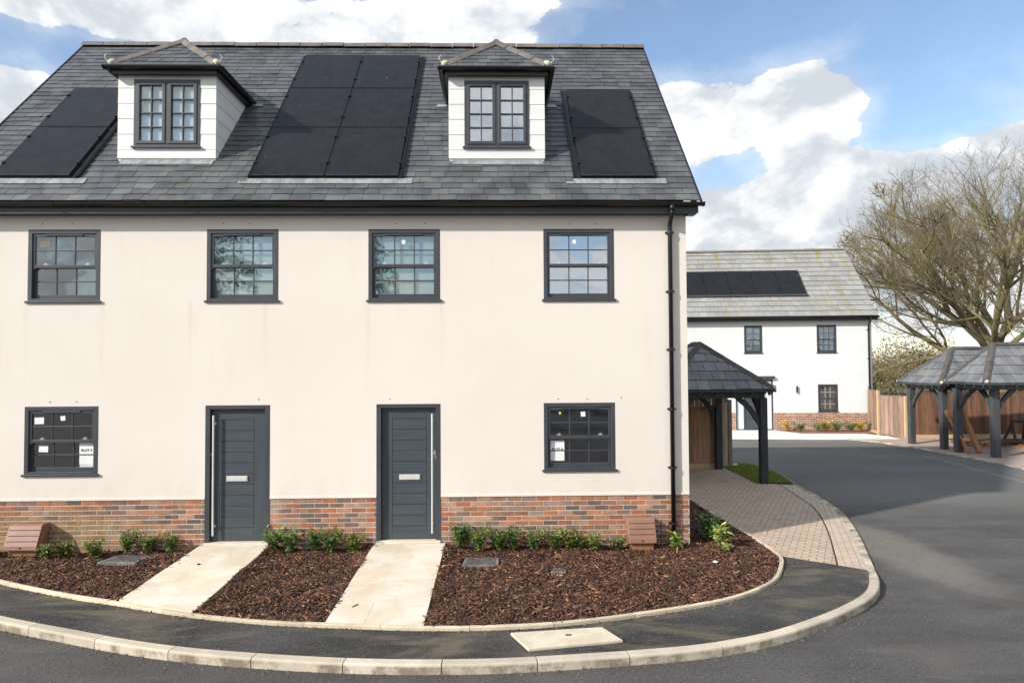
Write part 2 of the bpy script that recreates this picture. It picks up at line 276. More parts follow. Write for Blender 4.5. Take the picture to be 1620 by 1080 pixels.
# ------------------------------------------------------------------ mesh helpers
class MB:
    def __init__(s): s.v = []; s.f = []; s.c = []; s.g = []; s.cur = (1, 1, 1)
    def face(s, pts, col=None):
        b = len(s.v); s.v += [tuple(p) for p in pts]; s.f.append(tuple(range(b, b+len(pts)))); s.c.append(col or s.cur)
    def raw(s, vs, fs, col=None):
        s.g.append((len(s.v), len(s.f))); b = len(s.v); s.v += [tuple(p) for p in vs]
        for f in fs: s.f.append(tuple(b+i for i in f)); s.c.append(col or s.cur)
    BF = [(0, 3, 2, 1), (4, 5, 6, 7), (0, 1, 5, 4), (1, 2, 6, 5), (2, 3, 7, 6), (3, 0, 4, 7)]
    def box(s, x0, x1, y0, y1, z0, z1, col=None):
        if x0 > x1: x0, x1 = x1, x0
        if y0 > y1: y0, y1 = y1, y0
        if z0 > z1: z0, z1 = z1, z0
        s.raw([(x0, y0, z0), (x1, y0, z0), (x1, y1, z0), (x0, y1, z0), (x0, y0, z1), (x1, y0, z1), (x1, y1, z1), (x0, y1, z1)], s.BF, col); return s
    def obox(s, o, ax, ay, az, col=None):   # box from corner o with three edge vectors
        o, ax, ay, az = map(Vector, (o, ax, ay, az))
        s.raw([o, o+ax, o+ax+ay, o+ay, o+az, o+ax+az, o+ax+ay+az, o+ay+az], s.BF, col); return s
    def bar(s, a, b, w, h, col=None, upv=(0, 0, 1)):   # rectangular bar a->b centred
        a, b = Vector(a), Vector(b); d = (b-a); n = d.normalized(); sv = n.cross(Vector(upv))
        if sv.length < .01: sv = Vector((1, 0, 0))
        sv.normalize(); u = sv.cross(n); s.obox(a-sv*w/2-u*h/2, d, sv*w, u*h, col); return s
    def prism(s, poly, z0, z1, col=None):
        n = len(poly); a = sum(poly[i][0]*poly[(i+1) % n][1]-poly[(i+1) % n][0]*poly[i][1] for i in range(n))
        if a < 0: poly = poly[::-1]
        s.raw([(x, y, z0) for x, y in poly]+[(x, y, z1) for x, y in poly],
              [tuple(range(n-1, -1, -1)), tuple(range(n, 2*n))]+[(i, (i+1) % n, n+(i+1) % n, n+i) for i in range(n)], col); return s
    def extrude(s, prof, off, col=None):     # 3D profile polygon extruded by vector
        n = len(prof); off = Vector(off); p = [Vector(q) for q in prof]
        s.raw(p+[q+off for q in p], [tuple(range(n-1, -1, -1)), tuple(range(n, 2*n))]+[(i, (i+1) % n, n+(i+1) % n, n+i) for i in range(n)], col); return s
    def tube(s, pts, r, n=8, col=None, cap=True):
        pts = [Vector(p) for p in pts]; rr = r if isinstance(r, (list, tuple)) else [r]*len(pts); vs = []; prev = None
        for i, p in enumerate(pts):
            d = (pts[min(i+1, len(pts)-1)]-pts[max(i-1, 0)]).normalized()
            if prev is None: a = d.cross(Vector((0, 0, 1)) if abs(d.z) < .9 else Vector((1, 0, 0))).normalized()
            else: a = (prev-d*prev.dot(d)).normalized()
            prev = a; b = d.cross(a)
            vs += [p+(a*math.cos(2*math.pi*k/n)+b*math.sin(2*math.pi*k/n))*rr[i] for k in range(n)]
        fs = [(i*n+k, i*n+(k+1) % n, (i+1)*n+(k+1) % n, (i+1)*n+k) for i in range(len(pts)-1) for k in range(n)]
        if cap: fs += [tuple(range(n-1, -1, -1)), tuple((len(pts)-1)*n+k for k in range(n))]
        s.raw(vs, fs, col); return s
    def each(s, name, mat, parent=None, per=1, **kw):   # every piece its own object
        gs = s.g+[(len(s.v), len(s.f))]
        for i in range(0, len(s.g), per):
            a = gs[i]; b = gs[min(i+per, len(s.g))]; m = MB(); m.v = s.v[a[0]:b[0]]; m.f = [tuple(q-a[0] for q in f) for f in s.f[a[1]:b[1]]]; m.c = s.c[a[1]:b[1]]; m.build(name, mat, parent, **kw)
    def build(s, name, mat, parent=None, bevel=0, smooth=False, loc=None, fix=True):
        me = bpy.data.meshes.new(name); org = Vector((0, 0, 0))
        root = parent
        while root is not None and root.parent is not None: root = root.parent
        if root is not None and not root.get('local_coords'): org = Vector(root.location)
        if loc is not None: org = Vector(loc)
        me.from_pydata([(v[0]-org.x, v[1]-org.y, v[2]-org.z) for v in s.v], [], s.f)
        if any(c != (1, 1, 1) for c in s.c):
            at = me.attributes.new('Col', 'FLOAT_COLOR', 'CORNER'); arr = []
            for f, c in zip(s.f, s.c): arr += [c[0], c[1], c[2], 1]*len(f)
            at.data.foreach_set('color', arr)
        else:
            at = me.attributes.new('Col', 'FLOAT_COLOR', 'CORNER'); at.data.foreach_set('color', [1.0]*(4*sum(len(f) for f in s.f)))
        me.materials.append(M[mat] if isinstance(mat, str) else mat)
        if smooth: me.polygons.foreach_set('use_smooth', [True]*len(me.polygons))
        o = bpy.data.objects.new(name, me); COL.objects.link(o)
        if parent: o.parent = parent
        if loc is not None: o.location = loc
        if bevel:
            b = o.modifiers.new('bevel', 'BEVEL'); b.width = bevel; b.segments = 2; b.limit_method = 'ANGLE'; b.angle_limit = R(40)
        return o
def tag(o, label, cat, group=None, kind=None):
    if label: o['label'] = label
    if cat: o['category'] = cat
    if group: o['group'] = group
    if kind: o['kind'] = kind
    return o
def thing(name, label, cat, loc=(0, 0, 0), group=None, rotz=None):
    o = bpy.data.objects.new(name, None); COL.objects.link(o); o.location = loc; o.empty_display_size = .2
    if rotz is not None: o.rotation_euler = (0, 0, rotz); o['local_coords'] = 1
    return tag(o, label, cat, group)
def struct(o): o['kind'] = 'structure'; return o
def copy_tree(o, parent=None):
    c = o.copy(); COL.objects.link(c)
    if parent: c.parent = parent
    for ch in list(o.children): copy_tree(ch, c)
    return c
def text(body, parent, loc, size, mat, rot=(R(90), 0, 0), name='lettering', width=None, bold=0):
    cu = bpy.data.curves.new('t', 'FONT'); cu.body = body; cu.size = size; cu.align_x = 'CENTER'; cu.align_y = 'CENTER'; cu.extrude = .0008; cu.offset = bold
    to = bpy.data.objects.new('t', cu); COL.objects.link(to); dg = bpy.context.evaluated_depsgraph_get(); me = bpy.data.meshes.new_from_object(to.evaluated_get(dg))
    bpy.data.objects.remove(to); me.materials.clear(); me.materials.append(M[mat]); me.name = name
    o = bpy.data.objects.new(name, me); COL.objects.link(o); o.parent = parent; o.location = loc; o.rotation_euler = rot; return o
def clip(poly, a, b):    # keep the side left of a->b (2D)
    out = []; n = len(poly)
    def sd_(p): return (b[0]-a[0])*(p[1]-a[1])-(b[1]-a[1])*(p[0]-a[0])
    for i in range(n):
        p, q = poly[i], poly[(i+1) % n]; sp, sq = sd_(p), sd_(q)
        if sp >= 0: out.append(p)
        if (sp > 0 > sq) or (sp < 0 < sq):
            t = sp/(sp-sq); out.append((p[0]+(q[0]-p[0])*t, p[1]+(q[1]-p[1])*t))
    return out
def slates(mb, o, U, V, poly, gauge, width, thick=.008, jit=.03, tint=None, lap=1.12, cols=None, sgap=.003, kv=.13):
    """courses of overlapping slates clipped to a convex polygon in (u,v) on the plane o + uU + vV"""
    o = Vector(o); U = Vector(U).normalized(); V = Vector(V).normalized(); N = U.cross(V).normalized()
    ar = sum(poly[i][0]*poly[(i+1) % len(poly)][1]-poly[(i+1) % len(poly)][0]*poly[i][1] for i in range(len(poly)))
    if ar < 0: poly = poly[::-1]
    u0 = min(p[0] for p in poly); u1 = max(p[0] for p in poly); v0 = min(p[1] for p in poly); v1 = max(p[1] for p in poly)
    mb.face([o+U*p[0]+V*p[1] for p in poly], (.35, .35, .35))
    r = 0; v = v0
    while v < v1-.01:
        u = u0-(width*.5 if r % 2 else 0)-.01; rj = random.uniform(-.003, .003)
        while u < u1:
            w = width*random.uniform(1-jit, 1+jit); vj = random.gauss(0, .005) if jit > .01 else 0
            a, b, c_, d = u+sgap, u+w-sgap, v+vj+rj, v+gauge*lap
            q = [(a, c_), (b, c_), (b, d), (a, d)]
            for i in range(len(poly)):
                q = clip(q, poly[i], poly[(i+1) % len(poly)])
                if len(q) < 3: break
            if len(q) >= 3:
                k = max(.55, random.gauss(1, kv)); 
                if cols: cc = random.choice(cols); cc = (cc[0]*k, cc[1]*k, cc[2]*k)
                else: g = random.gauss(0, .02); cc = (k*(1+g), k, k*(1-g))
                if tint: cc = tint(u, v, cc)
                tl = random.gauss(0, .0018); lift = thick*1.5+abs(random.gauss(0, .0015))
                P = [o+U*p[0]+V*p[1]+N*(lift*(1-(p[1]-v)/(gauge*lap))+.003+tl*(p[0]-u)/width) for p in q]
                mb.face(P, cc); n = len(P)
                for i in range(n):
                    j = (i+1) % n; mb.face([P[i]-N*thick, P[j]-N*thick, P[j], P[i]], (cc[0]*.8, cc[1]*.8, cc[2]*.8))
            u += w
        v += gauge; r += 1
def ridge_run(mb, a, b, seg=.46, w=.13, h=.06, n1=Vector((0, -1, 0)), upv=Vector((0, 0, 1)), k0=1.0):
    """angular capping tiles from a to b"""
    a, b = Vector(a), Vector(b); d = b-a; L = d.length; d.normalize(); sv = d.cross(upv).normalized(); u = sv.cross(d).normalized(); n = max(1, round(L/seg)); s = L/n
    for i in range(n):
        p = a+d*(i*s+.008); q = a+d*((i+1)*s-.008); k = random.uniform(.85, 1.12)*k0; t = random.uniform(-.004, .006)
        prof = [(-w, -h), (-w*.95, -h+.015), (-w*.35, h*.45), (0, h*.6), (w*.35, h*.45), (w*.95, -h+.015), (w, -h), (0, -h*.2)]
        mb.extrude([p+sv*x+u*(y+t) for x, y in prof], q-p, (k, k*.98, k*.96))
def brickwork(mb, x0, x1, y, z0, nc, ch=.075, bl=.225, jt=.0125, stain=None, palette=None, holes=(), proud=.006, rev=False):
    pal = palette or [(.45, .165, .085), (.38, .135, .075), (.47, .21, .12), (.34, .155, .10), (.26, .145, .105), (.20, .145, .125), (.42, .23, .16), (.36, .20, .14), (.165, .13, .12), (.46, .26, .18), (.28, .20, .17), (.40, .15, .08), (.33, .23, .19), (.44, .18, .10)]
    for r in range(nc):
        zz = z0+r*ch; x = x0-(bl/2 if r % 2 else 0)-random.choice((0, 0, .11))*0
        while x < x1:
            a, b = max(x, x0)+jt/2, min(x+bl, x1)-jt/2
            if b-a > .02 and not any(h[0] < (a+b)/2 < h[1] and h[2] < zz+ch/2 < h[3] for h in holes):
                c = random.choice(pal); k = random.uniform(.85, 1.15); g_ = sum(c)/3; c = tuple((v*.84+(g_*q)*.16)*k for v, q in zip(c, (1.5, .92, .55)))
                if stain: c = stain((a+b)/2, zz, c)
                pr = proud+random.uniform(-.0015, .0015); e = .003; zb, zt = zz+jt/2+random.uniform(-.001, .001), zz+ch-jt/2+random.uniform(-.001, .001); sg = 1 if not rev else -1
                vs = [(a, y+.01*sg, zb), (b, y+.01*sg, zb), (b, y+.01*sg, zt), (a, y+.01*sg, zt), (a+e, y-pr*sg, zb+e), (b-e, y-pr*sg, zb+e), (b-e, y-pr*sg, zt-e), (a+e, y-pr*sg, zt-e)]
                mb.raw(vs, [(4, 5, 6, 7), (0, 1, 5, 4), (1, 2, 6, 5), (2, 3, 7, 6), (3, 0, 4, 7)], c)
            x += bl
def wall_grid(mb, x0, x1, z0, z1, y, holes, reveal=.12):
    xs = sorted({x0, x1, *[h[0] for h in holes], *[h[1] for h in holes]}); zs = sorted({z0, z1, *[h[2] for h in holes], *[h[3] for h in holes]})
    xs = [x for x in xs if x0 <= x <= x1]; zs = [z for z in zs if z0 <= z <= z1]
    for i in range(len(xs)-1):
        for j in range(len(zs)-1):
            cx, cz = (xs[i]+xs[i+1])/2, (zs[j]+zs[j+1])/2
            if any(h[0] < cx < h[1] and h[2] < cz < h[3] for h in holes): continue
            mb.face([(xs[i], y, zs[j]), (xs[i+1], y, zs[j]), (xs[i+1], y, zs[j+1]), (xs[i], y, zs[j+1])])
    for a, b, c, d in holes:
        c = max(c, z0)
        mb.face([(a, y, c), (a, y, d), (a, y+reveal, d), (a, y+reveal, c)]); mb.face([(b, y, d), (b, y, c), (b, y+reveal, c), (b, y+reveal, d)])
        mb.face([(a, y, d), (b, y, d), (b, y+reveal, d), (a, y+reveal, d)])
        if c > z0: mb.face([(b, y, c), (a, y, c), (a, y+reveal, c), (b, y+reveal, c)])
def catmull(P, step=.12, closed=False):
    P = [Vector((p[0], p[1], 0)) for p in P]; out = []
    for i in range(len(P)-1):
        a, b, c, d = P[max(i-1, 0)], P[i], P[i+1], P[min(i+2, len(P)-1)]; n = max(2, int((c-b).length/step))
        for k in range(n):
            t = k/n; out.append(.5*((2*b)+(c-a)*t+(2*a-5*b+4*c-d)*t*t+(3*b-3*c+d-a)*t**3))
    out.append(P[-1]); return out
def offset(P, d):
    out = []
    for i, p in enumerate(P):
        t = (P[min(i+1, len(P)-1)]-P[max(i-1, 0)]).normalized(); out.append(p+Vector((-t.y, t.x, 0))*d)
    return out

# ------------------------------------------------------------------ ground, road, pavements
ROAD_Z = -.092
mb = MB(); mb.face([(-400, -400, -.16), (400, -400, -.16), (400, 600, -.16), (-400, 600, -.16)]); struct(mb.build('ground', 'field'))
mb = MB(); mb.face([(-60, -60, ROAD_Z), (14.0, -60, ROAD_Z), (14.0, 14.8, ROAD_Z), (-20, 14.8, ROAD_Z), (-60, 14.8, ROAD_Z)]); struct(mb.build('road', 'road'))
KO = [(-16, 3.0), (-11, .2), (-8, -1.52), (-6.5, -2.32), (-5.51, -2.78), (-4.69, -3.11), (-3.87, -3.43), (-3.17, -3.65), (-2.39, -3.82), (-1.58, -3.95), (-.77, -4.02), (.03, -4.02), (.82, -3.95), (1.68, -3.84),
      (2.23, -3.72), (2.88, -3.48), (3.5, -3.13), (4.0, -2.79), (4.45, -2.42), (4.78, -2.02), (5.1, -1.42), (5.5, -.5), (5.96, .6), (6.40, 1.79), (6.68, 2.75), (6.86, 3.87), (7.04, 5.3), (7.22, 6.5), (7.24, 7.5), (6.98, 8.4), (6.4, 9.1), (5.4, 9.5), (3, 9.7), (-16, 9.9)]
kerb_out = catmull(KO, .1); kerb_in = offset(kerb_out, .12)
def kz(p):   # kerb top height: upstand round the pavement, dropped along the drive
    if p.y < -1.9 or p.x < 4.7: up_ = 1.0
    else: up_ = max(0, min(1, (-1.1-p.y)/.8))
    return -.055+.06*up_*up_*(3-2*up_)
mb = MB(); i = 0
while i < len(kerb_out)-2:
    L = 0; j = i; tgt = .9 if kerb_out[i].x < 4.3 and kerb_out[i].y < 0 else .55
    while j < len(kerb_out)-1 and L < tgt: L += (kerb_out[j+1]-kerb_out[j]).length; j += 1
    if j >= len(kerb_out)-2: j = len(kerb_out)-1
    k = random.uniform(.82, 1.12); kc = (k, k*.985, k*random.uniform(.93, .98)); vs = []; n = 0
    for q in range(i, j+1):
        o_, n_ = kerb_out[q].copy(), kerb_in[q].copy(); sh = 0
        if q == i: o_ += (kerb_out[i+1]-kerb_out[i]).normalized()*.010; n_ += (kerb_in[i+1]-kerb_in[i]).normalized()*.010
        z = kz(o_); w = n_-o_
        prof = [(o_, ROAD_Z-.04), (o_, z-.022), (o_+w*.05, z-.007), (o_+w*.15, z), (n_-w*.04, z), (n_, z-.006), (n_, ROAD_Z-.04)]
        vs += [(p.x, p.y, zz) for p, zz in prof]; n += 1
    m_ = 7; fs = [(a*m_+b, a*m_+b+1, (a+1)*m_+b+1, (a+1)*m_+b) for a in range(n-1) for b in range(m_-1)]+[tuple(range(m_-1, -1, -1)), tuple((n-1)*m_+b for b in range(m_))]
    mb.raw(vs, fs, kc); i = j
struct(mb.build('kerb', 'concrete'))
# bed edging line: bed side, then outer (pavement) side
EB = [(-12, 1.6), (-9, .1), (-7.6, -.78), (-6.56, -1.32), (-6.1, -1.55), (-5.16, -1.98), (-4.52, -2.22), (-3.62, -2.58), (-2.72, -2.84), (-1.87, -2.99), (-.64, -3.12), (.27, -3.10), (1.01, -2.97), (1.98, -2.68), (2.4, -2.52), (2.8, -2.33), (3.2, -2.05), (3.57, -1.68), (3.84, -1.22), (4.04, -.75), (4.08, -.3), (4.06, .3), (4.0, 1.4), (3.92, 3.1), (3.85, 4.4), (3.8, 7.3)]
ed_in = catmull(EB, .1); ed_out = offset(ed_in, -.055)
mb = MB(); i = 0
while i < len(ed_in)-2:
    L = 0; j = i
    while j < len(ed_in)-1 and L < .85: L += (ed_in[j+1]-ed_in[j]).length; j += 1
    if j >= len(ed_in)-2: j = len(ed_in)-1
    k = random.uniform(.8, 1.12); vs = []; n = 0; dz = random.uniform(-.004, .004)
    for q in range(i, j+1):
        a, b = ed_in[q].copy(), ed_out[q].copy()
        if q == i: a += (ed_in[i+1]-ed_in[i]).normalized()*.006; b += (ed_out[i+1]-ed_out[i]).normalized()*.006
        z = .022+dz; w = b-a; vs += [(p.x, p.y, zz) for p, zz in [(a, -.1), (a, z-.004), (a+w*.1, z), (b-w*.12, z), (b, z-.008), (b, -.1)]]; n += 1
    m_ = 6; fs = [(a*m_+b+1, a*m_+b, (a+1)*m_+b, (a+1)*m_+b+1) for a in range(n-1) for b in range(m_-1)]+[tuple(range(m_)), tuple((n-1)*m_+b for b in range(m_-1, -1, -1))]
    mb.raw(vs, fs, (k, k*.97, k*.90)); i = j
struct(mb.build('bed_edging', 'edging'))
# pavement: between edging and kerb, up to the drive
ki = [p for p in kerb_in if p.y < -1.27 or p.x < 0]; ki = [p for p in ki if not (p.x < 5 and p.y > 5)]
eo = [p for p in ed_out if p.y < -.58 or p.x < 0]
PZ = -.018
mb = MB(); poly = [(p.x, p.y, PZ) for p in ki]+[(5.02, -1.27, PZ), (4.15, -.58, PZ)]+[(p.x-0, p.y, PZ) for p in reversed(eo)]; mb.face(poly); struct(mb.build('pavement', 'pavement'))
# block-paved drive
kd = [p for p in kerb_in if -1.27 <= p.y <= 5.25 and p.x > 4.5]; edd = [p for p in ed_out if -.58 <= p.y and p.x > 3]
mb = MB(); dz_in = -.012
strip_in = offset(kd, .36)
L1 = [(p.x, p.y, -.052) for p in kd]; L2 = [(p.x, p.y, -.040) for p in strip_in]
mb.raw(L1+L2, [(i, i+1, len(L1)+i+1, len(L1)+i) for i in range(len(L1)-1)]); struct(mb.build('drive_border', 'border'))
mb = MB(); mb.face([(p[0], p[1], -.040) for p in L2]+[(6.04, 5.27, -.02), (6.05, 7.6, -.018), (3.4, 7.6, -.018)]+[(p.x, p.y, -.018) for p in reversed(edd)]+[(4.14, -.58, -.018)])
struct(mb.build('drive', 'paver'))
mb = MB()
for i in range(len(L2)-1):
    a, b = Vector(L2[i]), Vector(L2[i+1]); n_ = Vector((-(b-a).y, (b-a).x, 0)).normalized()*.011; mb.face([a-n_+Vector((0, 0, .003)), b-n_+Vector((0, 0, .003)), b+n_+Vector((0, 0, .003)), a+n_+Vector((0, 0, .003))])
struct(mb.build('drive_joint', 'soil'))
# lawn patch beside the carport
lp = [(6.06, 5.29), (6.05, 7.6), (6.4, 8.6), (6.95, 8.1), (7.10, 7.5), (7.08, 6.5), (6.91, 5.29)]
mb = MB(); mb.face([(x, y, -.02) for x, y in lp]); struct(mb.build('turf', 'turf'))
mb = MB(); mb.face([(-20, 3, -.03), (3.8, 3, -.03), (3.8, 7.58, -.03), (6.05, 7.62, -.03), (6.4, 8.7, -.03), (3, 9.5, -.03), (-20, 9.7, -.03)]); struct(mb.build('back_garden_soil', 'turf'))
def inpoly(x, y, poly):
    ins = np.zeros(len(x), bool); n = len(poly)
    for i in range(n):
        x1, y1 = poly[i][:2]; x2, y2 = poly[(i+1) % n][:2]
        c = ((y1 > y) != (y2 > y)); xx = (x2-x1)*(y-y1)/((y2-y1) or 1e-9)+x1; ins ^= c & (x < xx)
    return ins
def scatter(poly, n):
    xs = [p[0] for p in poly]; ys = [p[1] for p in poly]; x = rng.uniform(min(xs), max(xs), n); y = rng.uniform(min(ys), max(ys), n); k = inpoly(x, y, poly); return x[k], y[k]
def fast_mesh(name, V, Fq, C, mat, smooth=False):
    """V (n,3), Fq (m,k) faces of equal size, C (m,3) colour per face"""
    me = bpy.data.meshes.new(name); m, k = Fq.shape; me.vertices.add(len(V)); me.vertices.foreach_set('co', V.astype(np.float32).ravel()); me.loops.add(m*k); me.loops.foreach_set('vertex_index', Fq.astype(np.int32).ravel())
    me.polygons.add(m); me.polygons.foreach_set('loop_start', np.arange(0, m*k, k, dtype=np.int32)); me.polygons.foreach_set('loop_total', np.full(m, k, dtype=np.int32)); me.update(calc_edges=True)
    at = me.attributes.new('Col', 'FLOAT_COLOR', 'CORNER'); cc = np.ones((m, k, 4), np.float32); cc[:, :, :3] = C[:, None, :]; at.data.foreach_set('color', cc.ravel())
    if smooth: me.polygons.foreach_set('use_smooth', [True]*m)
    me.materials.append(M[mat]); return me
def link(name, me, parent=None, loc=None):
    o = bpy.data.objects.new(name, me); COL.objects.link(o)
    if parent: o.parent = parent
    if loc is not None: o.location = loc
    return o
x, y = scatter(lp, 26000); n = len(x); hgt = rng.uniform(.02, .055, n); a = rng.uniform(0, 6.28, n); w = .004
V = np.stack([np.stack([x-w*np.cos(a), y-w*np.sin(a), np.full(n, -.02)], 1), np.stack([x+w*np.cos(a), y+w*np.sin(a), np.full(n, -.02)], 1), np.stack([x+rng.normal(0, .015, n), y+rng.normal(0, .015, n), -.02+hgt], 1)], 1).reshape(-1, 3)
k = rng.uniform(.6, 1.5, n); tag(link('grass', fast_mesh('grass', V, np.arange(n*3).reshape(-1, 3), np.stack([k*rng.uniform(.8, 1.6, n), k, k*.8], 1), 'grass')), 'small green lawn patch beside the carport post', 'grass', kind='stuff')

# bark mulch beds
P1 = (-4.52, -3.46); P2 = (-1.885, -.80)     # the two stone paths (x ranges)
ein = [(p.x, p.y) for p in ed_in]
def edge_y(x): 
    c = [p for p in ein if p[0] <= 4.2]; b = min((p for p in c if p[1] < 1.7), key=lambda p: abs(p[0]-x)); return b[1]
def bedpoly(x0, x1):
    pts = [(x0, edge_y(x0))]+[p for p in ein if x0 < p[0] < x1 and p[1] < 1.0]+[(x1, edge_y(x1))]; return pts+[(x1, .02), (x0, .02)]
beds = [bedpoly(-9.5, P1[0]), bedpoly(P1[1], P2[0])]
right = [(P2[1], edge_y(P2[1]))]+[p for p in ein if p[0] > P2[1] and p[1] < 3.4]+[(2.98, 3.4), (2.98, .02), (P2[1], .02)]
beds.append(right)
mb = MB()
for b in beds: mb.face([(p[0], p[1], -.028) for p in b])
for xe, sg in ((P1[0], -1), (P1[1], 1), (P2[0], -1), (P2[1], 1)):
    ye_ = edge_y(xe)+.1; a_, b_ = (xe, 0, .05), (xe, ye_, -.01); c_, d_ = (xe+sg*.28, ye_, -.03), (xe+sg*.28, 0, -.03); mb.face([a_, b_, c_, d_] if sg > 0 else [d_, c_, b_, a_])
struct(mb.build('bed_soil', 'soil'))
covers_ex = [(-5.74, -5.1, -.72, -.28), (-.53, .05, -1.03, -.6), (.68, .96, -1.36, -1.13)]
VV = []; CC = []
pal = np.array([(.115, .052, .030), (.060, .028, .018), (.17, .078, .042), (.030, .015, .010), (.25, .125, .065), (.36, .20, .10), (.50, .33, .18)]); pw = np.array([.25, .25, .17, .18, .09, .045, .022])
for b in beds:
    ar = 4.5*4 if b is beds[1] else 12*5; ext = (max(p[0] for p in b)-min(p[0] for p in b))*(max(p[1] for p in b)-min(p[1] for p in b))
    x, y = scatter(b, int(ext*3300))
    keep = np.ones(len(x), bool)
    for c in covers_ex: keep &= ~((x > c[0]-.0) & (x < c[1]) & (y > c[2]) & (y < c[3]) & (rng.random(len(x)) > .05))
    x, y = x[keep], y[keep]; x0n = len(x); sx_ = rng.choice(x0n, 260); x = np.concatenate([x, x[sx_]+rng.normal(0, .16, 260)]); y = np.concatenate([y, y[sx_]+rng.normal(0, .16, 260)]); x, y = x[(y < 0)|(x > 2.98)], y[(y < 0)|(x > 2.98)]; n = len(x)
    l = rng.gamma(2.6, .0165, n)+.010; w = np.minimum(.022, l*rng.uniform(.08, .30, n)+.0025); t = rng.uniform(.003, .010, n)
    z = rng.uniform(-.024, .02, n)+.014*np.sin(x*3.1+y*5)+.010*np.sin(x*9.3-y*7)+np.clip(.085+y*.022-.02, 0, 1)*np.exp(-(np.min([np.abs(x-q) for q in (*P1, *P2)], axis=0)/.16)**2); a = rng.uniform(0, 6.28, n); ti = rng.normal(0, .26, n); ro = rng.normal(0, .38, n)
    ux = np.stack([np.cos(a)*np.cos(ti), np.sin(a)*np.cos(ti), np.sin(ti)], 1); vx = np.stack([-np.sin(a)*np.cos(ro), np.cos(a)*np.cos(ro), np.sin(ro)], 1); nx = np.cross(ux, vx)
    c = np.stack([x, y, z], 1); q = []
    for sx, sy, sz in [(-1, -.6, 0), (1, -1, 0), (.85, 1, 0), (-1, .8, 0), (-.9, -.5, 1), (.9, -.9, 1), (.8, .9, 1), (-.95, .7, 1)]:
        q.append(c+ux*(l*sx/2)[:, None]+vx*(w*sy/2)[:, None]+nx*(t*sz)[:, None])
    VV.append(np.stack(q, 1).reshape(-1, 3)); ci = rng.choice(7, n, p=pw/pw.sum()); kk = rng.uniform(.7, 1.35, n)[:, None]; CC.append(pal[ci]*kk*np.array([.80, .70, .64]))
VV = np.concatenate(VV); CC = np.concatenate(CC); n = len(CC); base = np.arange(n)*8
fq = np.array([(4, 5, 6, 7), (0, 1, 5, 4), (1, 2, 6, 5), (2, 3, 7, 6), (3, 0, 4, 7)]); FQ = (base[:, None, None]+fq[None]).reshape(-1, 4)
tag(link('bark_mulch', fast_mesh('bark_mulch', VV, FQ, np.repeat(CC, 5, 0), 'chips')), 'dark brown bark chip mulch covering the front beds', 'mulch', kind='stuff')

# grit and crumbs gathered along the kerb and edging
GV = []; GC = []
for line, off0, off1, zz, m in ((kerb_out, -.16, -.005, ROAD_Z, 3000), (ed_out, -.09, -.003, PZ, 2000), (kerb_in, .0, .06, PZ, 900)):
    P_ = np.array([(p.x, p.y) for p in line]); T_ = np.gradient(P_, axis=0); T_ /= np.linalg.norm(T_, axis=1)[:, None]; ok = np.where((P_[:, 1] < (6 if off0 == -.16 else -1.3)) & (P_[:, 0] > -9))[0]
    ii = rng.choice(ok, m); f_ = rng.random(m)**2.2; of = (off1+(off0-off1)*f_) if off0 < 0 else (off0+(off1-off0)*f_); Nn = np.stack([-T_[ii, 1], T_[ii, 0]], 1); q = P_[ii]+Nn*of[:, None]+rng.normal(0, .03, (m, 2))*np.abs(T_[ii]); s_ = rng.gamma(2, .0022, m)+.0015
    for dx, dy, dz in ((1, 0, 0), (-.5, .87, 0), (-.5, -.87, 0), (0, 0, 1)): GV.append(np.stack([q[:, 0]+dx*s_, q[:, 1]+dy*s_, zz+.003+dz*s_], 1))
    k = rng.uniform(.4, 1.3, m); GC.append(np.stack([.20*k, .165*k, .125*k], 1))
gv = []; 
for b_ in range(3): gv.append(np.stack(GV[b_*4:b_*4+4], 1).reshape(-1, 3))
gv = np.concatenate(gv); gc = np.concatenate(GC); gb = np.arange(len(gc))*4; gf = (gb[:, None, None]+np.array([(0, 1, 3), (1, 2, 3), (2, 0, 3)])[None]).reshape(-1, 3)
tag(link('kerbside_grit', fast_mesh('kerbside_grit', gv, gf, np.repeat(gc, 3, 0), 'chips')), 'fine grit and crumbs gathered along the kerb', 'grit', kind='stuff')

# stone paths from the doors
def path(x0, x1, yend, seed):
    random.seed(seed); mb = MB(); y = 0.0; r = 0; ztop = lambda yy: .085+yy*.022
    yl = edge_y(x0); yr = edge_y(x1); m = (yl+yr)/2
    rows = [0, -.62, -1.2, -1.8, -2.4, -3.4]
    for i in range(len(rows)-1):
        a, b = rows[i], rows[i+1]; xm = x0+(x1-x0)*(.62 if i % 2 else .40)
        for p, q in ((x0, xm), (xm, x1)):
            def ye(xx, v): return max(v, edge_y(xx)+.004)
            pa = [(p+.001, ye(p, a)), (q-.001, ye(q, a)), (q-.001, ye(q, b)+.001), (p+.001, ye(p, b)+.001)]
            if abs(pa[0][1]-pa[3][1]) < .02 and abs(pa[1][1]-pa[2][1]) < .02: continue
            k = random.uniform(.95, 1.04); dz = random.uniform(-.001, .001)
            mb.raw([(u, v, -.05) for u, v in pa]+[(u, v, ztop(v)+dz) for u, v in pa], [(3, 2, 1, 0)][:0]+[(7, 6, 5, 4), (0, 4, 5, 1), (1, 5, 6, 2), (2, 6, 7, 3), (3, 7, 4, 0)], (k, k, k*.99))
    return struct(mb.build('path', 'sandstone'))
path(P1[0], P1[1], 0, 3); path(P2[0], P2[1], 0, 4)

